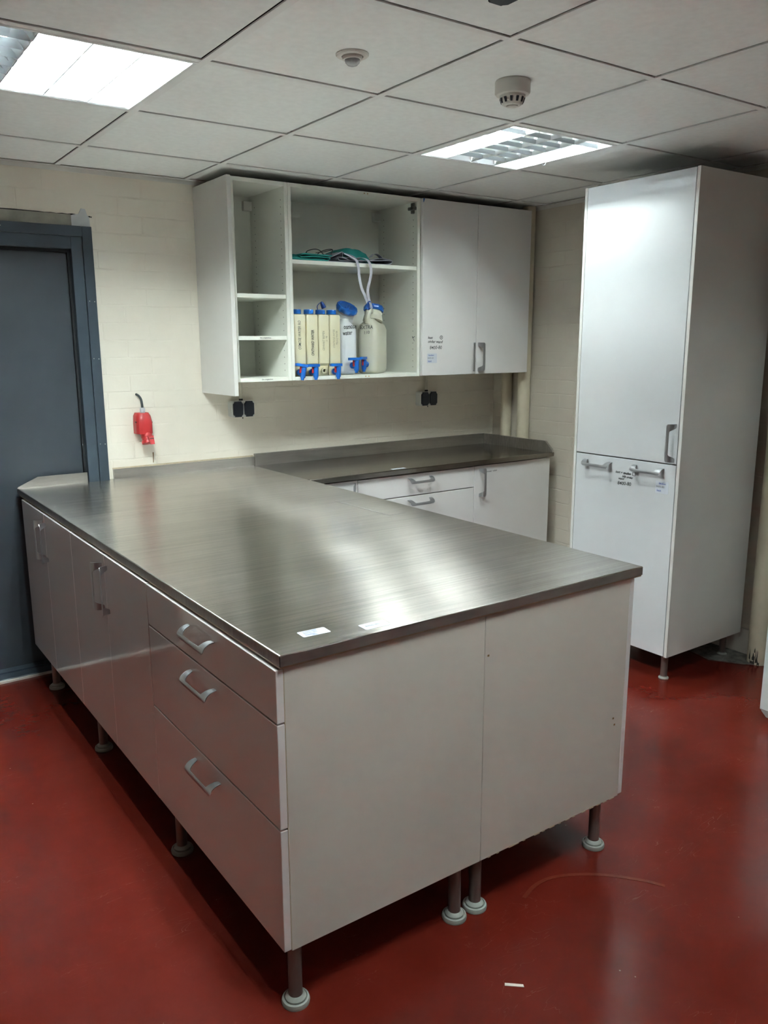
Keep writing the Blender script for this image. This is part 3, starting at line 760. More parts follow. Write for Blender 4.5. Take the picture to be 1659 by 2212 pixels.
# ------------------------------------------------------------------ tall cabinet against the right wall
TX, TY0, TY1, TZ0, TZ1, TXB = 2.300, -1.266, -1.857, .124, 2.207, 2.885
tc_ = root('tall_cabinet', 'tall white gloss cabinet on metal legs against the right wall', 'cabinet', (2.6, -1.56, 0))
bm = BM()
box(bm, TX, TXB, TY1, TY1+.0155, TZ0, TZ1, 0, .0008); box(bm, TX, TXB, TY0-.0155, TY0, TZ0, TZ1, 0, .0008)
box(bm, TX+.022, TXB, TY1+.0165, TY0-.0165, TZ0+.001, TZ0+.019); box(bm, TX+.022, TXB, TY1+.0165, TY0-.0165, TZ1-.020, TZ1-.001)
box(bm, TXB-.006, TXB, TY1+.0165, TY0-.0165, TZ0+.02, TZ1-.02); box(bm, TX+.022, TXB-.01, TY1+.0165, TY0-.0165, .985, 1.003)
finish(bm, 'carcass', 'satin', tc_)
ya, yb = TY1+.0185, TY0-.0175
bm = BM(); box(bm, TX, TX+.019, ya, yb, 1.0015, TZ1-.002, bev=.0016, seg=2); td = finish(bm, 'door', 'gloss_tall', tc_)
add_handle('handle', td, (TX, ya+.012, 1.092), (0, 0, 1), (-1, 0, 0), (0, 1, 0), .165)
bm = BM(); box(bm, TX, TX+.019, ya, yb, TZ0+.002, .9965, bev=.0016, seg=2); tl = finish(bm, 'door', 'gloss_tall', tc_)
add_handle('handle', tl, (TX, -1.420, .972), (0, 1, 0), (-1, 0, 0), (0, 0, -1), .160)
add_handle('handle', tl, (TX, -1.700, .977), (0, 1, 0), (-1, 0, 0), (0, 0, -1), .160)
bm = BM(); x = TX-.0007; R_ = (0, -1, 0)
text(bm, 'kast + spullen', (x, -1.565, .932), (0, -1, -.02), (0, -.1, 1), .0155, 0, .025, .25, .03)
text(bm, 'blik onder', (x, -1.590, .915), (0, -1, -.02), (0, -.1, 1), .0145, 0, .025, .25, .03)
text(bm, 'wand', (x, -1.555, .904), (0, -1, 0), (0, -.1, 1), .0145, 0, .02, .25)
text(bm, '8400-80', (x, -1.574, .883), (0, -1, .05), (0, 0, 1), .023, 0, .008, .1, .03)
ribbon(bm, [(x, -1.617, .926), (x, -1.617, .941), (x, -1.632, .941), (x, -1.632, .926), (x, -1.617, .926)], (1, 0, 0), .0005, .0022)
finish(bm, 'handwriting', 'ink', tl)
sticker(tl, (TX-.0001, -1.775, .893), (0, -1, 0), (0, 0, 1), .066, .054, [('keuken', .002, .0165, .012, 1), ('8400-80', -.008, .002, .0125, 2), ('kast', -.014, -.015, .014, 1)], (-1, 0, 0))
for lx, ly in ((TX+.055, TY1+.045), (TX+.055, TY0-.045), (TXB-.045, TY1+.06), (TXB-.045, TY0-.06)): leg(tc_, lx, ly, TZ0+.002, .0155, False)

# ------------------------------------------------------------------ pipes
def pipe(x, y, r, z0, z1, label, dirty=False):
    rt = root('heating_pipe', label, 'pipe', (x, y, z0), 'cream vertical pipes')
    bm = BM(); lathe(bm, [(r, z0), (r, z1)], (x, y, 0), n=36); finish(bm, 'pipe_body', 'pipe', rt, smooth=True)
    if dirty:
        bm = BM()
        for a0, zz, w, h in ((2.9, .0, .5, .035), (3.1, .02, .30, .05), (3.45, .01, .20, .07), (2.75, .02, .18, .06), (3.62, .0, .22, .045), (3.3, .06, .10, .03)):
            rr = r+.0006; n = 5
            lo = [Vector((x+rr*math.cos(a0+w*k/n), y+rr*math.sin(a0+w*k/n), zz+.004*random.random())) for k in range(n+1)]
            hi = [Vector((x+rr*math.cos(a0+w*k/n), y+rr*math.sin(a0+w*k/n), zz+h*(.25+.75*random.random()))) for k in range(n+1)]
            ring_sweep(bm, [lo, hi], closed_ring=False)
        finish(bm, 'dirt_mark', 'dirt', rt)
    return rt
pipe(2.903, -.165, .034, 0, HC, 'cream painted vertical pipe in the corner, the left of the pair behind the back worktop')
pipe(2.903, -.315, .038, 0, HC, 'cream painted vertical pipe in the corner, the right and thicker of the pair')
pipe(2.884, -1.955, .047, 0, HC, 'cream vertical pipe with black dirt at its foot, behind the tall cabinet', True)

# ------------------------------------------------------------------ appliance at the right edge
ap = root('appliance', 'pale grey appliance standing on the floor at the right edge of the photo', 'appliance', (2.6, -2.6, 0))
bm = BM(); box(bm, 2.297, 2.93, -2.92, -2.306, .052, .90, bev=.004, seg=2); finish(bm, 'body', 'enamel', ap)
bm = BM(); 
rings = [[Vector((2.297+i, -2.306-i, z)), Vector((2.92, -2.306-i, z)), Vector((2.92, -2.90, z)), Vector((2.297+i, -2.90, z))] for z, i in ((.018, .02), (.045, .006), (.052, .004))]
ring_sweep(bm, rings); finish(bm, 'plinth', 'enamel', ap)
for fx, fy in ((2.345, -2.36), (2.345, -2.85), (2.88, -2.36), (2.88, -2.85)):
    bm = BM(); lathe(bm, [(.016, 0), (.018, .004), (.012, .02)], (fx, fy, 0), n=16); finish(bm, 'foot', 'black', ap, smooth=True)

# ------------------------------------------------------------------ double sockets
def socket(c, R, U, N_, label, conduit=None):
    """c: centre on the mounting surface; R long side, U short side, N_ outwards"""
    c, R, U, N_ = Vector(c), Vector(R), Vector(U), Vector(N_)
    r = root('double_socket', label, 'socket', tuple(c), 'grey double sockets with black flaps')
    def blk(bm, u0, u1, v0, v1, n0, n1, ch, mi=0, taper=0):
        rings = []
        for nn, tp in ((n0, 0), (n1-taper, 0), (n1, taper)):
            a0, a1, b0, b1 = u0+tp, u1-tp, v0+tp, v1-tp
            P = [(a0+ch, b0), (a1-ch, b0), (a1, b0+ch), (a1, b1-ch), (a1-ch, b1), (a0+ch, b1), (a0, b1-ch), (a0, b0+ch)]
            rings.append([c+R*p+U*q+N_*nn for p, q in P])
        ring_sweep(bm, rings, mi)
    bm = BM(); blk(bm, -.066, .066, -.042, .042, 0, .046, .007, 0, .004); finish(bm, 'box', 'sock', r)
    for s in (-1, 1):
        bm = BM(); m0 = s*.0315
        # flap outline: rounded shoulders and a narrower hinge tab
        P = [(-.018, -.041), (.018, -.041), (.0185, -.036), (.027, -.028), (.0275, .026), (.019, .035), (.0185, .040), (-.0185, .040), (-.019, .035), (-.0275, .026), (-.027, -.028), (-.0185, -.036)]
        rings = []
        for nn, k in ((.044, 1.), (.054, 1.), (.057, .93)):
            rings.append([c+R*(m0+p*k)+U*(q*k)+N_*nn for p, q in P])
        ring_sweep(bm, rings); finish(bm, 'flap', 'flap', r)
    bm = BM(); lathe(bm, [(.003, 0), (.003, .008)], c-U*.044+N_*.035, -U, 8); finish(bm, 'drain_nub', 'cable', r)
    if conduit:
        bm = BM(); lathe(bm, [(.0105, -.002), (.0105, .008), (.0085, .011)], c+U*.041+N_*.020, U, 16); finish(bm, 'gland', 'seal', r, smooth=True)
        bm = BM(); lathe(bm, [(.008, .009), (.008, conduit)], c+U*.041+N_*.020, U, 16); finish(bm, 'conduit', 'cond', r, smooth=True)
    return r
socket((1.133, 0, 1.190), (1, 0, 0), (0, 0, 1), (0, -1, 0), 'grey double wall socket with black flaps under the narrow open wall cabinet', .11)
socket((2.372, 0, 1.190), (1, 0, 0), (0, 0, 1), (0, -1, 0), 'grey double wall socket with black flaps under the closed two-door wall cabinet', .11)
socket((.560, -2.530, HC), (1, 0, 0), (0, 1, 0), (0, 0, -1), 'grey double socket with dark flaps hanging from the ceiling at the top of the photo')

# ------------------------------------------------------------------ ceiling sensors
cx, cy = .610, -1.900
r = root('motion_sensor', 'small white round motion sensor set in a ceiling tile', 'sensor', (cx, cy, HC))
bm = BM(); lathe(bm, [(.046, .004), (.046, .001), (.043, -.002), (.030, -.003), (.030, .004)], (cx, cy, HC), n=36); finish(bm, 'bezel', 'white', r, smooth=True)
bm = BM(); lathe(bm, [(.028, 0), (.028, -.006), (.026, -.009), (.022, -.009)], (cx, cy, HC-.002), n=32); finish(bm, 'collar', 'white', r, smooth=True)
bm = BM(); lathe(bm, [(.022, 0), (.020, -.008), (.014, -.014), (.006, -.017), (.0, -.0175)], (cx, cy, HC-.010), n=24); finish(bm, 'lens', 'lens', r, smooth=True)
cx, cy = 1.150, -1.972
r = root('smoke_detector', 'white round smoke detector with a vented lower ring on the ceiling', 'smoke detector', (cx, cy, HC))
bm = BM(); lathe(bm, [(.052, .004), (.054, 0), (.054, -.030), (.050, -.036), (.040, -.038)], (cx, cy, HC), n=40); finish(bm, 'base', 'white', r, smooth=True)
bm = BM(); lathe(bm, [(.040, -.036), (.0385, -.046), (.036, -.048), (.031, -.062), (.026, -.066), (.020, -.067)], (cx, cy, HC), n=36)
lathe(bm, [(.018, -.066), (.018, -.069), (.016, -.070)], (cx, cy, HC), n=28)
finish(bm, 'head', 'white', r, smooth=True)
bm = BM()
for k in range(12):
    a = 2*PI*k/12+.2; ca, sa = math.cos(a), math.sin(a); w = .0042
    P = []
    for rr, z in ((.0392, -.046), (.0345, -.060)):
        for s in ((-1, 1) if z > -.05 else (1, -1)):
            P.append((cx+rr*ca-s*w*sa*(1 if z > -.05 else .75), cy+rr*sa+s*w*ca*(1 if z > -.05 else .75), HC+z))
    prism(bm, P, (-.002*ca, -.002*sa, 0))
finish(bm, 'vent_slots', 'flap', r)
# small wire hook above the tall cabinet
bm = BM(); tube(bm, [(2.02+.013*math.cos(t), -1.27, HC-.012+.013*math.sin(t)) for t in [PI*.9+k*PI*1.25/10 for k in range(11)]], .0012, 6)
tag(finish(bm, 'wire_hook', 'cable', smooth=True), 'tiny wire loop hanging from the ceiling in front of the tall cabinet', 'hook')

# ------------------------------------------------------------------ red industrial socket
r = root('industrial_socket', 'red industrial power socket with a grey cable on the cream wall beside the door frame', 'socket', (.60, 0, 1.13))
bm = BM()
def rect_ring(x0, x1, y0, y1, z, ch):
    return [Vector(p) for p in ((x0, y1, z), (x0, y0+ch, z), (x0+ch*.35, y0+ch*.35, z), (x0+ch, y0, z), (x1-ch, y0, z), (x1-ch*.35, y0+ch*.35, z), (x1, y0+ch, z), (x1, y1, z))]
rings = [rect_ring(.560, .640, -.066, 0, 1.096, .022), rect_ring(.560, .641, -.068, 0, 1.150, .024), rect_ring(.562, .636, -.062, 0, 1.182, .024), rect_ring(.570, .628, -.052, 0, 1.197, .02)]
ring_sweep(bm, rings)
finish(bm, 'housing', 'red', r, smooth=True, auto=28)
bm = BM()
box(bm, .5595, .582, -.0475, -.030, 1.150, 1.157, 0, .001); box(bm, .632, .6412, -.048, -.030, 1.148, 1.153, 0, .001)
finish(bm, 'screw_recess', 'redd', r)
bm = BM(); Ax = Vector((.06, -.34, -1)).normalized()
lathe(bm, [(.027, -.008), (.0275, .020), (.026, .022), (.026, .036), (.029, .038), (.030, .050), (.028, .0525), (.0, .0535)], (.607, -.040, 1.098), Ax, 28)
finish(bm, 'outlet_cap', 'red', r, smooth=True)
bm = BM()
P0 = Vector((.616, -.074, 1.088)); rx = Vector((1, 0, .02)); dn = Ax
prism(bm, [P0-rx*.014, P0+rx*.014, P0+rx*.012+dn*.042, P0-rx*.010+dn*.042], (0, -.006, -.001))
finish(bm, 'latch', 'red', r)
bm = BM(); prism(bm, [P0-rx*.008+dn*.011, P0+rx*.012+dn*.011, P0+rx*.012+dn*.016, P0-rx*.008+dn*.016], (0, -.0068, -.001)); finish(bm, 'latch_slot', 'redd', r)
bm = BM(); lathe(bm, [(.0115, -.002), (.0115, .004), (.0135, .006), (.0135, .020), (.011, .025), (.007, .026)], (.599, -.034, 1.196), (0, 0, 1), 8); finish(bm, 'cable_gland', 'gland', r)
bm = BM(); tube(bm, smooth_pts([(.599, -.034, 1.218), (.598, -.034, 1.240), (.596, -.030, 1.262), (.590, -.018, 1.278), (.584, .004, 1.286)]), .0058, 10); finish(bm, 'cable', 'cable', r, smooth=True)

# ------------------------------------------------------------------ jerrycans on the floor of the open wall cabinet
SZ = UZ0+.018
def rrect(x0, x1, y0, y1, z, ch, n=4):
    P = []
    for cx_, cy_, a0 in ((x1-ch, y1-ch, 0), (x0+ch, y1-ch, PI/2), (x0+ch, y0+ch, PI), (x1-ch, y0+ch, 1.5*PI)):
        for k in range(n+1):
            a = a0+PI/2*k/n; P.append(Vector((cx_+ch*math.cos(a), cy_+ch*math.sin(a), z)))
    return P
def tap(parent, x, y, z, lever=(-1, 0, 0), tilt=0., front=False):
    """y: front face of the can"""
    bm = BM(); rot = Matrix.Translation((x, y, z)) @ Matrix.Rotation(tilt, 4, 'Y') @ Matrix.Translation((-x, -y, -z))
    lathe(bm, [(.0165, 0), (.0165, .010), (.012, .012), (.012, .034)], (x, y, z), (0, -1, 0), 20)      # wall nut and stem
    lathe(bm, [(.0125, -.026), (.0135, -.010), (.0145, .012), (.0145, .024), (.013, .026)], (x, y-.040, z), (0, 0, 1), 18)  # valve body
    lathe(bm, [(.010, 0), (.0075, -.014)], (x, y-.040, z-.024), (0, 0, 1), 14)                           # spout
    t = finish(bm, 'tap', 'blue', parent, smooth=True)
    if tilt: t.data.transform(rot)
    bm = BM(); L_ = Vector(lever); W_ = Vector((-L_.y, L_.x, 0)); c = Vector((x, y-.040, z+.027))
    prism(bm, [c-L_*.016-W_*.0145, c+L_*.014-W_*.0145, c+L_*.046-W_*.009, c+L_*.046+W_*.009, c+L_*.014+W_*.0145, c-L_*.016+W_*.0145], (0, 0, .0135))
    lv = finish(bm, 'tap_lever', 'blue', t)
    bm = BM(); k = Vector((x, y-.040, z+.008))+L_*.0175; box(bm, k.x-.004, k.x+.004, k.y-.003, k.y+.003, k.z-.012, k.z+.020); rl = finish(bm, 'tap_lock', 'red', t)
    if tilt: lv.data.transform(rot); rl.data.transform(rot)
    return t
YJ = -.343
def slim_can(x0, x1, label, words, inkm, has_tap=True, tilt=0., capw=.0245, bold=.01):
    xc = (x0+x1)/2
    r = root('jerrycan', label, 'jerrycan', (xc, -.2, SZ), 'jerrycans in the open wall cabinet')
    bm = BM(); w0, w1 = x0+.001, x1-.001
    R0 = [(SZ+.0005, .004), (SZ+.003, .0015), (SZ+.050, .0015), (SZ+.062, .0), (SZ+.296, .0), (SZ+.302, .003)]
    rings = [rrect(w0+i, w1-i, YJ+(.0 if z > SZ+.055 or True else 0)+i, -.035-i, z, .006, 3) for z, i in R0]
    # recessed foot step at the front where the tap sits
    for rg, (z, i) in zip(rings, R0):
        if z < SZ+.055:
            for v in rg:
                if v.y < YJ+.02: v.y += .010
    ring_sweep(bm, rings)
    lathe(bm, [(capw-.003, 0), (capw-.003, .012)], (xc, YJ+.036, SZ+.300), n=22)
    finish(bm, 'body', 'hdpe', r, smooth=True, auto=40)
    bm = BM(); n = 36; rings = []
    for z, k in ((SZ+.306, 1.), (SZ+.324, 1.), (SZ+.328, .95)):
        rings.append([Vector((xc+capw*k*(1+.02*(i % 2))*math.cos(2*PI*i/n), YJ+.036+capw*k*(1+.02*(i % 2))*math.sin(2*PI*i/n), z)) for i in range(n)])
    ring_sweep(bm, rings); finish(bm, 'cap', 'blue', r)
    bm = BM()
    for s, dx, zc, sz in words: text(bm, s, (xc+dx, YJ-.0007, zc), (0, 0, 1), (-1, 0, .0), sz, 0, bold, .12, .03, .68)
    finish(bm, 'handwriting', inkm, r)
    if has_tap: tap(r, xc-.005, YJ+.008, SZ+.020, tilt=tilt)
    else:
        bm = BM(); lathe(bm, [(.0085, 0), (.0085, .010), (.0145, .010), (.0145, 0)], (xc-.002, YJ+.010, SZ+.026), (0, -1, 0), 22); lathe(bm, [(.0085, .001), (.002, .001)], (xc-.002, YJ+.010, SZ+.026), (0, -1, 0), 20)
        finish(bm, 'spout_ring', 'hdpe', r, smooth=True)
        bm = BM(); tube(bm, smooth_pts([(xc-.018, YJ+.030, SZ+.327), (xc-.020, YJ+.030, SZ+.345), (xc-.004, YJ+.030, SZ+.362), (xc+.010, YJ+.030, SZ+.360)]), .0022, 8)
        lathe(bm, [(.013, -.016), (.011, 0), (.008, .012), (.004, .018)], (xc+.012, YJ+.030, SZ+.352), (-.5, 0, 1), 12)
        finish(bm, 'spare_stopper', 'blued', r, smooth=True)
    return r
X4 = [1.2790, 1.3530, 1.4225, 1.4880, 1.5545]
slim_can(X4[0], X4[1]-.004, 'slim yellowed jerrycan reading OSMOSE WATER RO, leftmost, with a tilted blue tap', [('OSMOSE WATER RO', -.002, 1.563, .0225)], 'ink', tilt=.16, bold=.002)
slim_can(X4[1], X4[2]-.002, 'slim yellowed jerrycan with blue tap and bold ONTHARD WATER in marker', [('ONTHARD WATER', 0, 1.525, .0215)], 'ink', bold=.02)
slim_can(X4[2], X4[3]-.001, 'slim yellowed jerrycan without tap, a spare blue stopper dangling on top', [('GEMAAKT BIEMEN', -.004, 1.535, .0175), ('5 / 98', .014, 1.545, .016)], 'inkf', has_tap=False, bold=.0)
slim_can(X4[3], X4[4]-.001, 'slim yellowed jerrycan with faded writing and blue tap, beside the wide osmose jerrycan', [('CONTROLE WATER', -.008, 1.545, .015), ('MILLI-Q WATER', .009, 1.550, .0145)], 'inkf', bold=.0)

def wide_can(name, label, x0, x1, y0, y1, z1, neck, axis, capr, m, words, inkm, base, capcol='blue', wx=.75):
    r = root('jerrycan', label, 'jerrycan', base, 'jerrycans in the open wall cabinet')
    bm = BM(); prof = [(SZ+.0006, .016, .02), (SZ+.006, .006, .028), (SZ+.020, .001, .030), (SZ+.055, 0, .03), (z1-.055, 0, .03), (z1-.030, .008, .032), (z1-.010, .028, .038), (z1+.004, .052, .016)]
    rings = []
    wmin = min(x1-x0, y1-y0)/2
    for z, i, ch in prof:
        i = min(i, wmin-.022); rings.append(rrect(x0+i, x1-i, y0+i, y1-i, z, min(ch, wmin-i-.002), 5))
    ring_sweep(bm, rings)
    a = Vector(axis).normalized(); nk = Vector(neck)
    lathe(bm, [(capr*1.05, -.055), (capr*.97, -.035), (capr*.88, -.016), (capr*.93, -.013), (capr*.93, -.009), (capr*.86, -.007), (capr*.86, .006)], nk, a, 36)
    o = finish(bm, 'body', m, r, smooth=True, auto=75)
    bm = BM(); n = 48; u = a.orthogonal().normalized(); v = a.cross(u); rings = []
    for h, k, lob in ((-.001, .97, 1), (.003, 1.03, 1), (.021, 1.03, 1), (.027, .96, 1), (.028, .80, 0), (.023, .76, 0), (.023, .05, 0)):
        rings.append([nk+a*h+(u*math.cos(2*PI*i/n)+v*math.sin(2*PI*i/n))*capr*k*(1+(.028*math.cos(12*2*PI*i/n) if lob else 0)) for i in range(n)])
    ring_sweep(bm, rings)
    cap_ = finish(bm, 'cap', capcol, r, smooth=True, auto=50)
    bm = BM(); c0 = nk+a*.0235
    for k in (-1, 1): prism(bm, [c0-u*capr*.55+v*.004*k, c0+u*capr*.55+v*.004*k, c0+u*capr*.5+v*.010*k, c0-u*capr*.5+v*.010*k], a*.004)
    finish(bm, 'cap_rib', capcol, cap_)
    bm = BM()
    for s, xx, zz, sz, rt_ in words: text(bm, s, (xx, y0-.0008, zz), (1, 0, rt_), (-rt_, 0, 1), sz, 0, .010, .1, .02, wx)
    finish(bm, 'handwriting', inkm, r)
    return r
j5 = wide_can('j5', 'milky white jerrycan with a big tilted blue screw cap and osmose water in black marker', 1.560, 1.668, YJ+.008, -.080, SZ+.282,
              (1.640, -.262, SZ+.329), (.10, -.52, .85), .055, 'hdpew', [('osmose', 1.6155, 1.606, .034, .06), ('water', 1.599, 1.574, .033, .06)], 'ink', (1.614, -.2, SZ))
tap(j5, 1.628, YJ+.009, SZ+.048)
# the cream can is built square to the axes, then turned clockwise about its near corner
j6 = wide_can('j6', 'cream jerrycan marked EXTRA under the hanging grey strap, rightmost in the cabinet', -.115, 0, 0, .21, SZ+.287,
              (-.0575, .128, SZ+.330), (0, .30, .95), .052, 'hdpeg', [('EXTRA', -.058, 1.604, .027, .03), ('1:10', -.058, 1.577, .023, .04)], 'inkx', (1.84, -.25, SZ), wx=.85)
bm = BM(); tube(bm, smooth_pts([(-.0575, .020, SZ+.262), (-.0575, .022, SZ+.300), (-.0575, .040, SZ+.326), (-.0575, .062, SZ+.334), (-.0575, .085, SZ+.322)]), .0155, 14); finish(bm, 'carry_handle', 'hdpeg', j6, smooth=True, auto=80)
tap(j6, -.062, 0, SZ+.050, lever=(0, -1, 0))
T6 = Matrix.Translation((1.790, -.330, 0)) @ Matrix.Rotation(-.9, 4, 'Z')
bpy.context.view_layer.update()
for ch in j6.children_recursive:
    wmx = ch.matrix_world.copy(); ch.data.transform(wmx.inverted() @ T6 @ wmx)

# ------------------------------------------------------------------ cloths on the upper shelf
SH = 1.902+.019
def folded(name, path, y0, y1, th, m, parent=None, waves=.004, sk=0.):
    """sheet following an x-z path, extruded in y, thickened"""
    P = smooth_pts([(p[0], 0, p[1]) for p in path], 5); n = 9
    bm = BM(); rings = []
    for i, p in enumerate(P):
        t = (P[min(i+1, len(P)-1)]-P[max(i-1, 0)]).normalized(); nn = Vector((-t.z, 0, t.x))
        up = []; lo = []
        for k in range(n+1):
            f = k/n; y = y0+(y1-y0)*f+.006*math.sin(i*.55)*(1 if k == 0 else 0)
            w = waves*math.sin(i*.37+k*1.3)*f
            q = Vector((p.x+sk*f, y, max(SH+th/2+.0004, p.z+abs(w))))
            up.append(q+nn*th/2); lo.append(q-nn*th/2)
        rings.append(up+lo[::-1])
    for rg in rings:
        for v in rg: v.z = max(v.z, SH+.0004)
    ring_sweep(bm, rings)
    return finish(bm, name, m, parent, smooth=True, auto=70)
def mound(bm, x0, x1, y0, y1, hf, mi=0, nx=36, ny=18, z=SH):
    top = [[None]*(ny+1) for _ in range(nx+1)]
    for i in range(nx+1):
        for j in range(ny+1):
            u, v = i/nx, j/ny; x = x0+(x1-x0)*u; y = y0+(y1-y0)*v
            top[i][j] = bm.verts.new((x, y, z+.0005+max(0, hf(u, v))))
    for i in range(nx):
        for j in range(ny): bm.faces.new((top[i][j], top[i+1][j], top[i+1][j+1], top[i][j+1])).material_index = mi
    rim = [top[i][0] for i in range(nx+1)]+[top[nx][j] for j in range(1, ny+1)]+[top[i][ny] for i in range(nx-1, -1, -1)]+[top[0][j] for j in range(ny-1, 0, -1)]
    lo = [bm.verts.new((v.co.x, v.co.y, z+.0003)) for v in rim]
    for i in range(len(rim)):
        k = (i+1) % len(rim)
        if (rim[i].co-lo[i].co).length > 0: bm.faces.new((rim[i], rim[k], lo[k], lo[i])).material_index = mi
    bm.faces.new(lo[::-1])
# flat teal cloth on the left
ta = root('folded_apron', 'teal cloth lying folded flat at the left end of the shelf, under the black spectacles', 'apron', (1.40, -.2, SH))
folded('cloth', [(1.278, SH+.003), (1.34, SH+.004), (1.42, SH+.003), (1.475, SH+.006), (1.487, SH+.014), (1.47, SH+.020), (1.40, SH+.021), (1.335, SH+.016), (1.322, SH+.024), (1.345, SH+.031), (1.42, SH+.030), (1.50, SH+.028)], -.352, -.06, .006, 'teal', ta)
bm = BM(); mound(bm, 1.272, 1.50, -.345, -.06, lambda u, v: .030*min(1, 6*u+.6)*min(1, 7*v+.3)*min(1, (1-u)*5)*(.85+.15*math.sin(9*u+3*v)))
finish(bm, 'cloth_fold', 'teal', ta, smooth=True, auto=80)
# grey apron in several folds with its hanging straps
ga = root('folded_apron', 'grey apron folded in a heap on the shelf, its neck strap hanging over the edge', 'apron', (1.65, -.2, SH))
folded('cloth', [(1.452, SH+.004), (1.53, SH+.003), (1.62, SH+.003), (1.72, SH+.003), (1.83, SH+.003), (1.872, SH+.008), (1.878, SH+.018), (1.86, SH+.025), (1.78, SH+.020), (1.66, SH+.013), (1.56, SH+.011), (1.541, SH+.018), (1.546, SH+.026), (1.57, SH+.024), (1.62, SH+.012)], -.345, -.05, .0035, 'grey', ga)
folded('cloth', [(1.455, SH+.008), (1.50, SH+.022), (1.55, SH+.044), (1.578, SH+.053), (1.572, SH+.040), (1.580, SH+.028), (1.61, SH+.026), (1.64, SH+.020), (1.70, SH+.012)], -.338, -.07, .0035, 'grey', ga)
folded('cloth', [(1.575, SH+.053), (1.60, SH+.046), (1.64, SH+.034), (1.69, SH+.020), (1.74, SH+.020), (1.82, SH+.034), (1.876, SH+.028)], -.334, -.08, .0035, 'grey', ga)
bm = BM(); mound(bm, 1.735, 1.80, -.22, -.10, lambda u, v: .088*math.sin(PI*u)**.5*math.sin(PI*v)**.5, nx=14, ny=12); finish(bm, 'cloth_fold', 'grey', ga, smooth=True, auto=80)
bm = BM(); ribbon(bm, smooth_pts([(1.77, -.30, SH+.040), (1.80, -.29, SH+.058), (1.835, -.28, SH+.055), (1.865, -.28, SH+.034), (1.872, -.29, SH+.020)]), (0, 1, 0), .026, .002); finish(bm, 'strap', 'grey', ga, smooth=True)
bm = BM()
W1 = (1, .15, 0)
ribbon(bm, smooth_pts([(1.59, -.330, SH+.046), (1.615, -.352, SH+.030), (1.636, -.372, SH+.010), (1.642, -.382, SH-.030), (1.644, -.382, 1.86), (1.656, -.384, 1.80), (1.672, -.384, 1.770), (1.698, -.382, 1.722)], 6), W1, .0175, .0014)
ribbon(bm, smooth_pts([(1.660, -.330, SH+.024), (1.686, -.345, SH+.029), (1.703, -.368, SH+.018), (1.713, -.382, SH-.006), (1.718, -.383, 1.875), (1.708, -.384, 1.835), (1.695, -.385, 1.790), (1.700, -.384, 1.752), (1.712, -.380, 1.722)], 6), W1, .0175, .0014)
finish(bm, 'strap', 'greyl', ga, smooth=True, auto=60)
bm = BM()
lathe(bm, [(.006, -.022), (.013, -.014), (.016, 0), (.014, .014), (.007, .022)], (1.704, -.380, 1.712), (.25, 0, 1), 14)
finish(bm, 'strap_end', 'blued', ga, smooth=True)
bm = BM()
for k in range(3): tube(bm, smooth_pts([(1.694+.006*k, -.3965+.002*k, 1.728), (1.700+.005*k, -.3975, 1.714), (1.702+.007*k, -.3955, 1.698)]), .0022, 6)
finish(bm, 'strap_end_fringe', 'greyl', ga, smooth=True)
# teal bundle on top
tb = root('bundled_apron', 'rumpled teal cloth bundle lying on top of the grey apron', 'apron', (1.68, -.2, SH))
def hf(u, v):
    ridge = math.sin(PI*min(1, u*1.02))**.6
    return (.030+.062*ridge*(1-.35*u))*min(1, 4*v+.15)*min(1, (1-v)*4)*min(1, 12*u+.15)*min(1, (1-u)*5+.05)+.004*math.sin(14*u+5*v)*math.sin(6*v+8*u)
bm = BM(); mound(bm, 1.572, 1.805, -.322, -.09, hf, nx=48, ny=24)
finish(bm, 'cloth', 'teal', tb, smooth=True, auto=80)
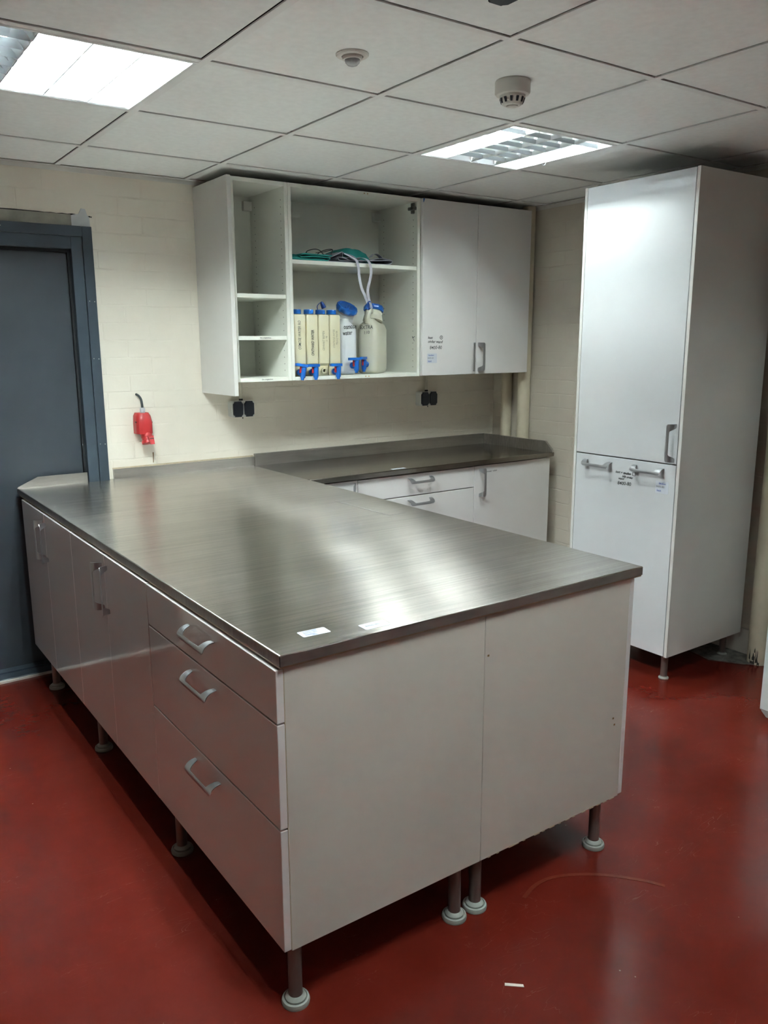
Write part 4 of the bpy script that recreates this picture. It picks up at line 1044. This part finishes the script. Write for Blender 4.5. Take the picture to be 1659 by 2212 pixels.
# spectacles
bm = BM(); y = -.27
tube(bm, smooth_pts([(1.416, y, 1.955), (1.404, y, 1.972), (1.437, y-.01, 1.984), (1.472, y-.01, 1.982), (1.505, y, 1.962)]), .0022, 8)
tube(bm, smooth_pts([(1.452, y-.01, 1.955), (1.484, y-.01, 1.976), (1.524, y-.01, 1.988), (1.558, y, 1.989), (1.549, y, 1.968), (1.548, y, 1.955)]), .0022, 8)
tube(bm, smooth_pts([(1.404, y, 1.972), (1.42, y+.06, 1.957), (1.44, y+.12, 1.955)]), .0016, 6)
tube(bm, smooth_pts([(1.558, y, 1.989), (1.55, y+.06, 1.985), (1.53, y+.12, 1.983)]), .0016, 6)
tag(finish(bm, 'spectacles', 'black', smooth=True), 'thin black-framed spectacles lying upside down on the teal cloth', 'glasses')

# ------------------------------------------------------------------ debris on the floor
bm = BM(); prism(bm, [(.468, -2.737, .0002), (.474, -2.731, .0002), (.507, -2.760, .0002), (.503, -2.767, .0002)], (0, 0, .0012))
tag(finish(bm, 'paint_chip', 'chip'), 'small white strip lying on the red floor in front of the island', 'debris')

# ------------------------------------------------------------------ camera
cam = bpy.data.cameras.new('camera'); co = bpy.data.objects.new('camera', cam); C.objects.link(co)
f_px = 1761.117
cam.sensor_fit = 'HORIZONTAL'; cam.sensor_width = 36.; cam.lens = 36*f_px/1659
cam.shift_x = 28.1/1659; cam.shift_y = 3.06/1659; cam.clip_start = .02
yaw, pitch, roll = -.6032521, -.2060310, -.0068658
fw = Vector((-math.sin(yaw)*math.cos(pitch), math.cos(yaw)*math.cos(pitch), math.sin(pitch)))
rt = Vector((math.cos(yaw), math.sin(yaw), 0)); up = rt.cross(fw)
r2 = rt*math.cos(roll)+up*math.sin(roll); u2 = -rt*math.sin(roll)+up*math.cos(roll)
mw = Matrix((r2, u2, -fw)).transposed().to_4x4(); mw.translation = Vector((-.75273, -3.95331, 1.52257))
co.matrix_world = mw
S = bpy.context.scene; S.camera = co

# ------------------------------------------------------------------ world + view
w = bpy.data.worlds.new('room_dark'); S.world = w; w.use_nodes = True
w.node_tree.nodes['Background'].inputs[0].default_value = (.5, .55, .6, 1); w.node_tree.nodes['Background'].inputs[1].default_value = .02
S.view_settings.view_transform = 'Standard'; S.view_settings.look = 'None'; S.view_settings.gamma = 1
S.view_settings.exposure = 3.6; S.view_settings.use_curve_mapping = False
S.cycles.use_denoising = True
S.cycles.max_bounces = 7; S.cycles.diffuse_bounces = 4; S.cycles.glossy_bounces = 4
S.cycles.use_adaptive_sampling = True; S.cycles.adaptive_threshold = .035; S.cycles.time_limit = 1150
S.cycles.sample_clamp_indirect = 6
S.cycles.caustics_reflective = True; S.cycles.blur_glossy = .6
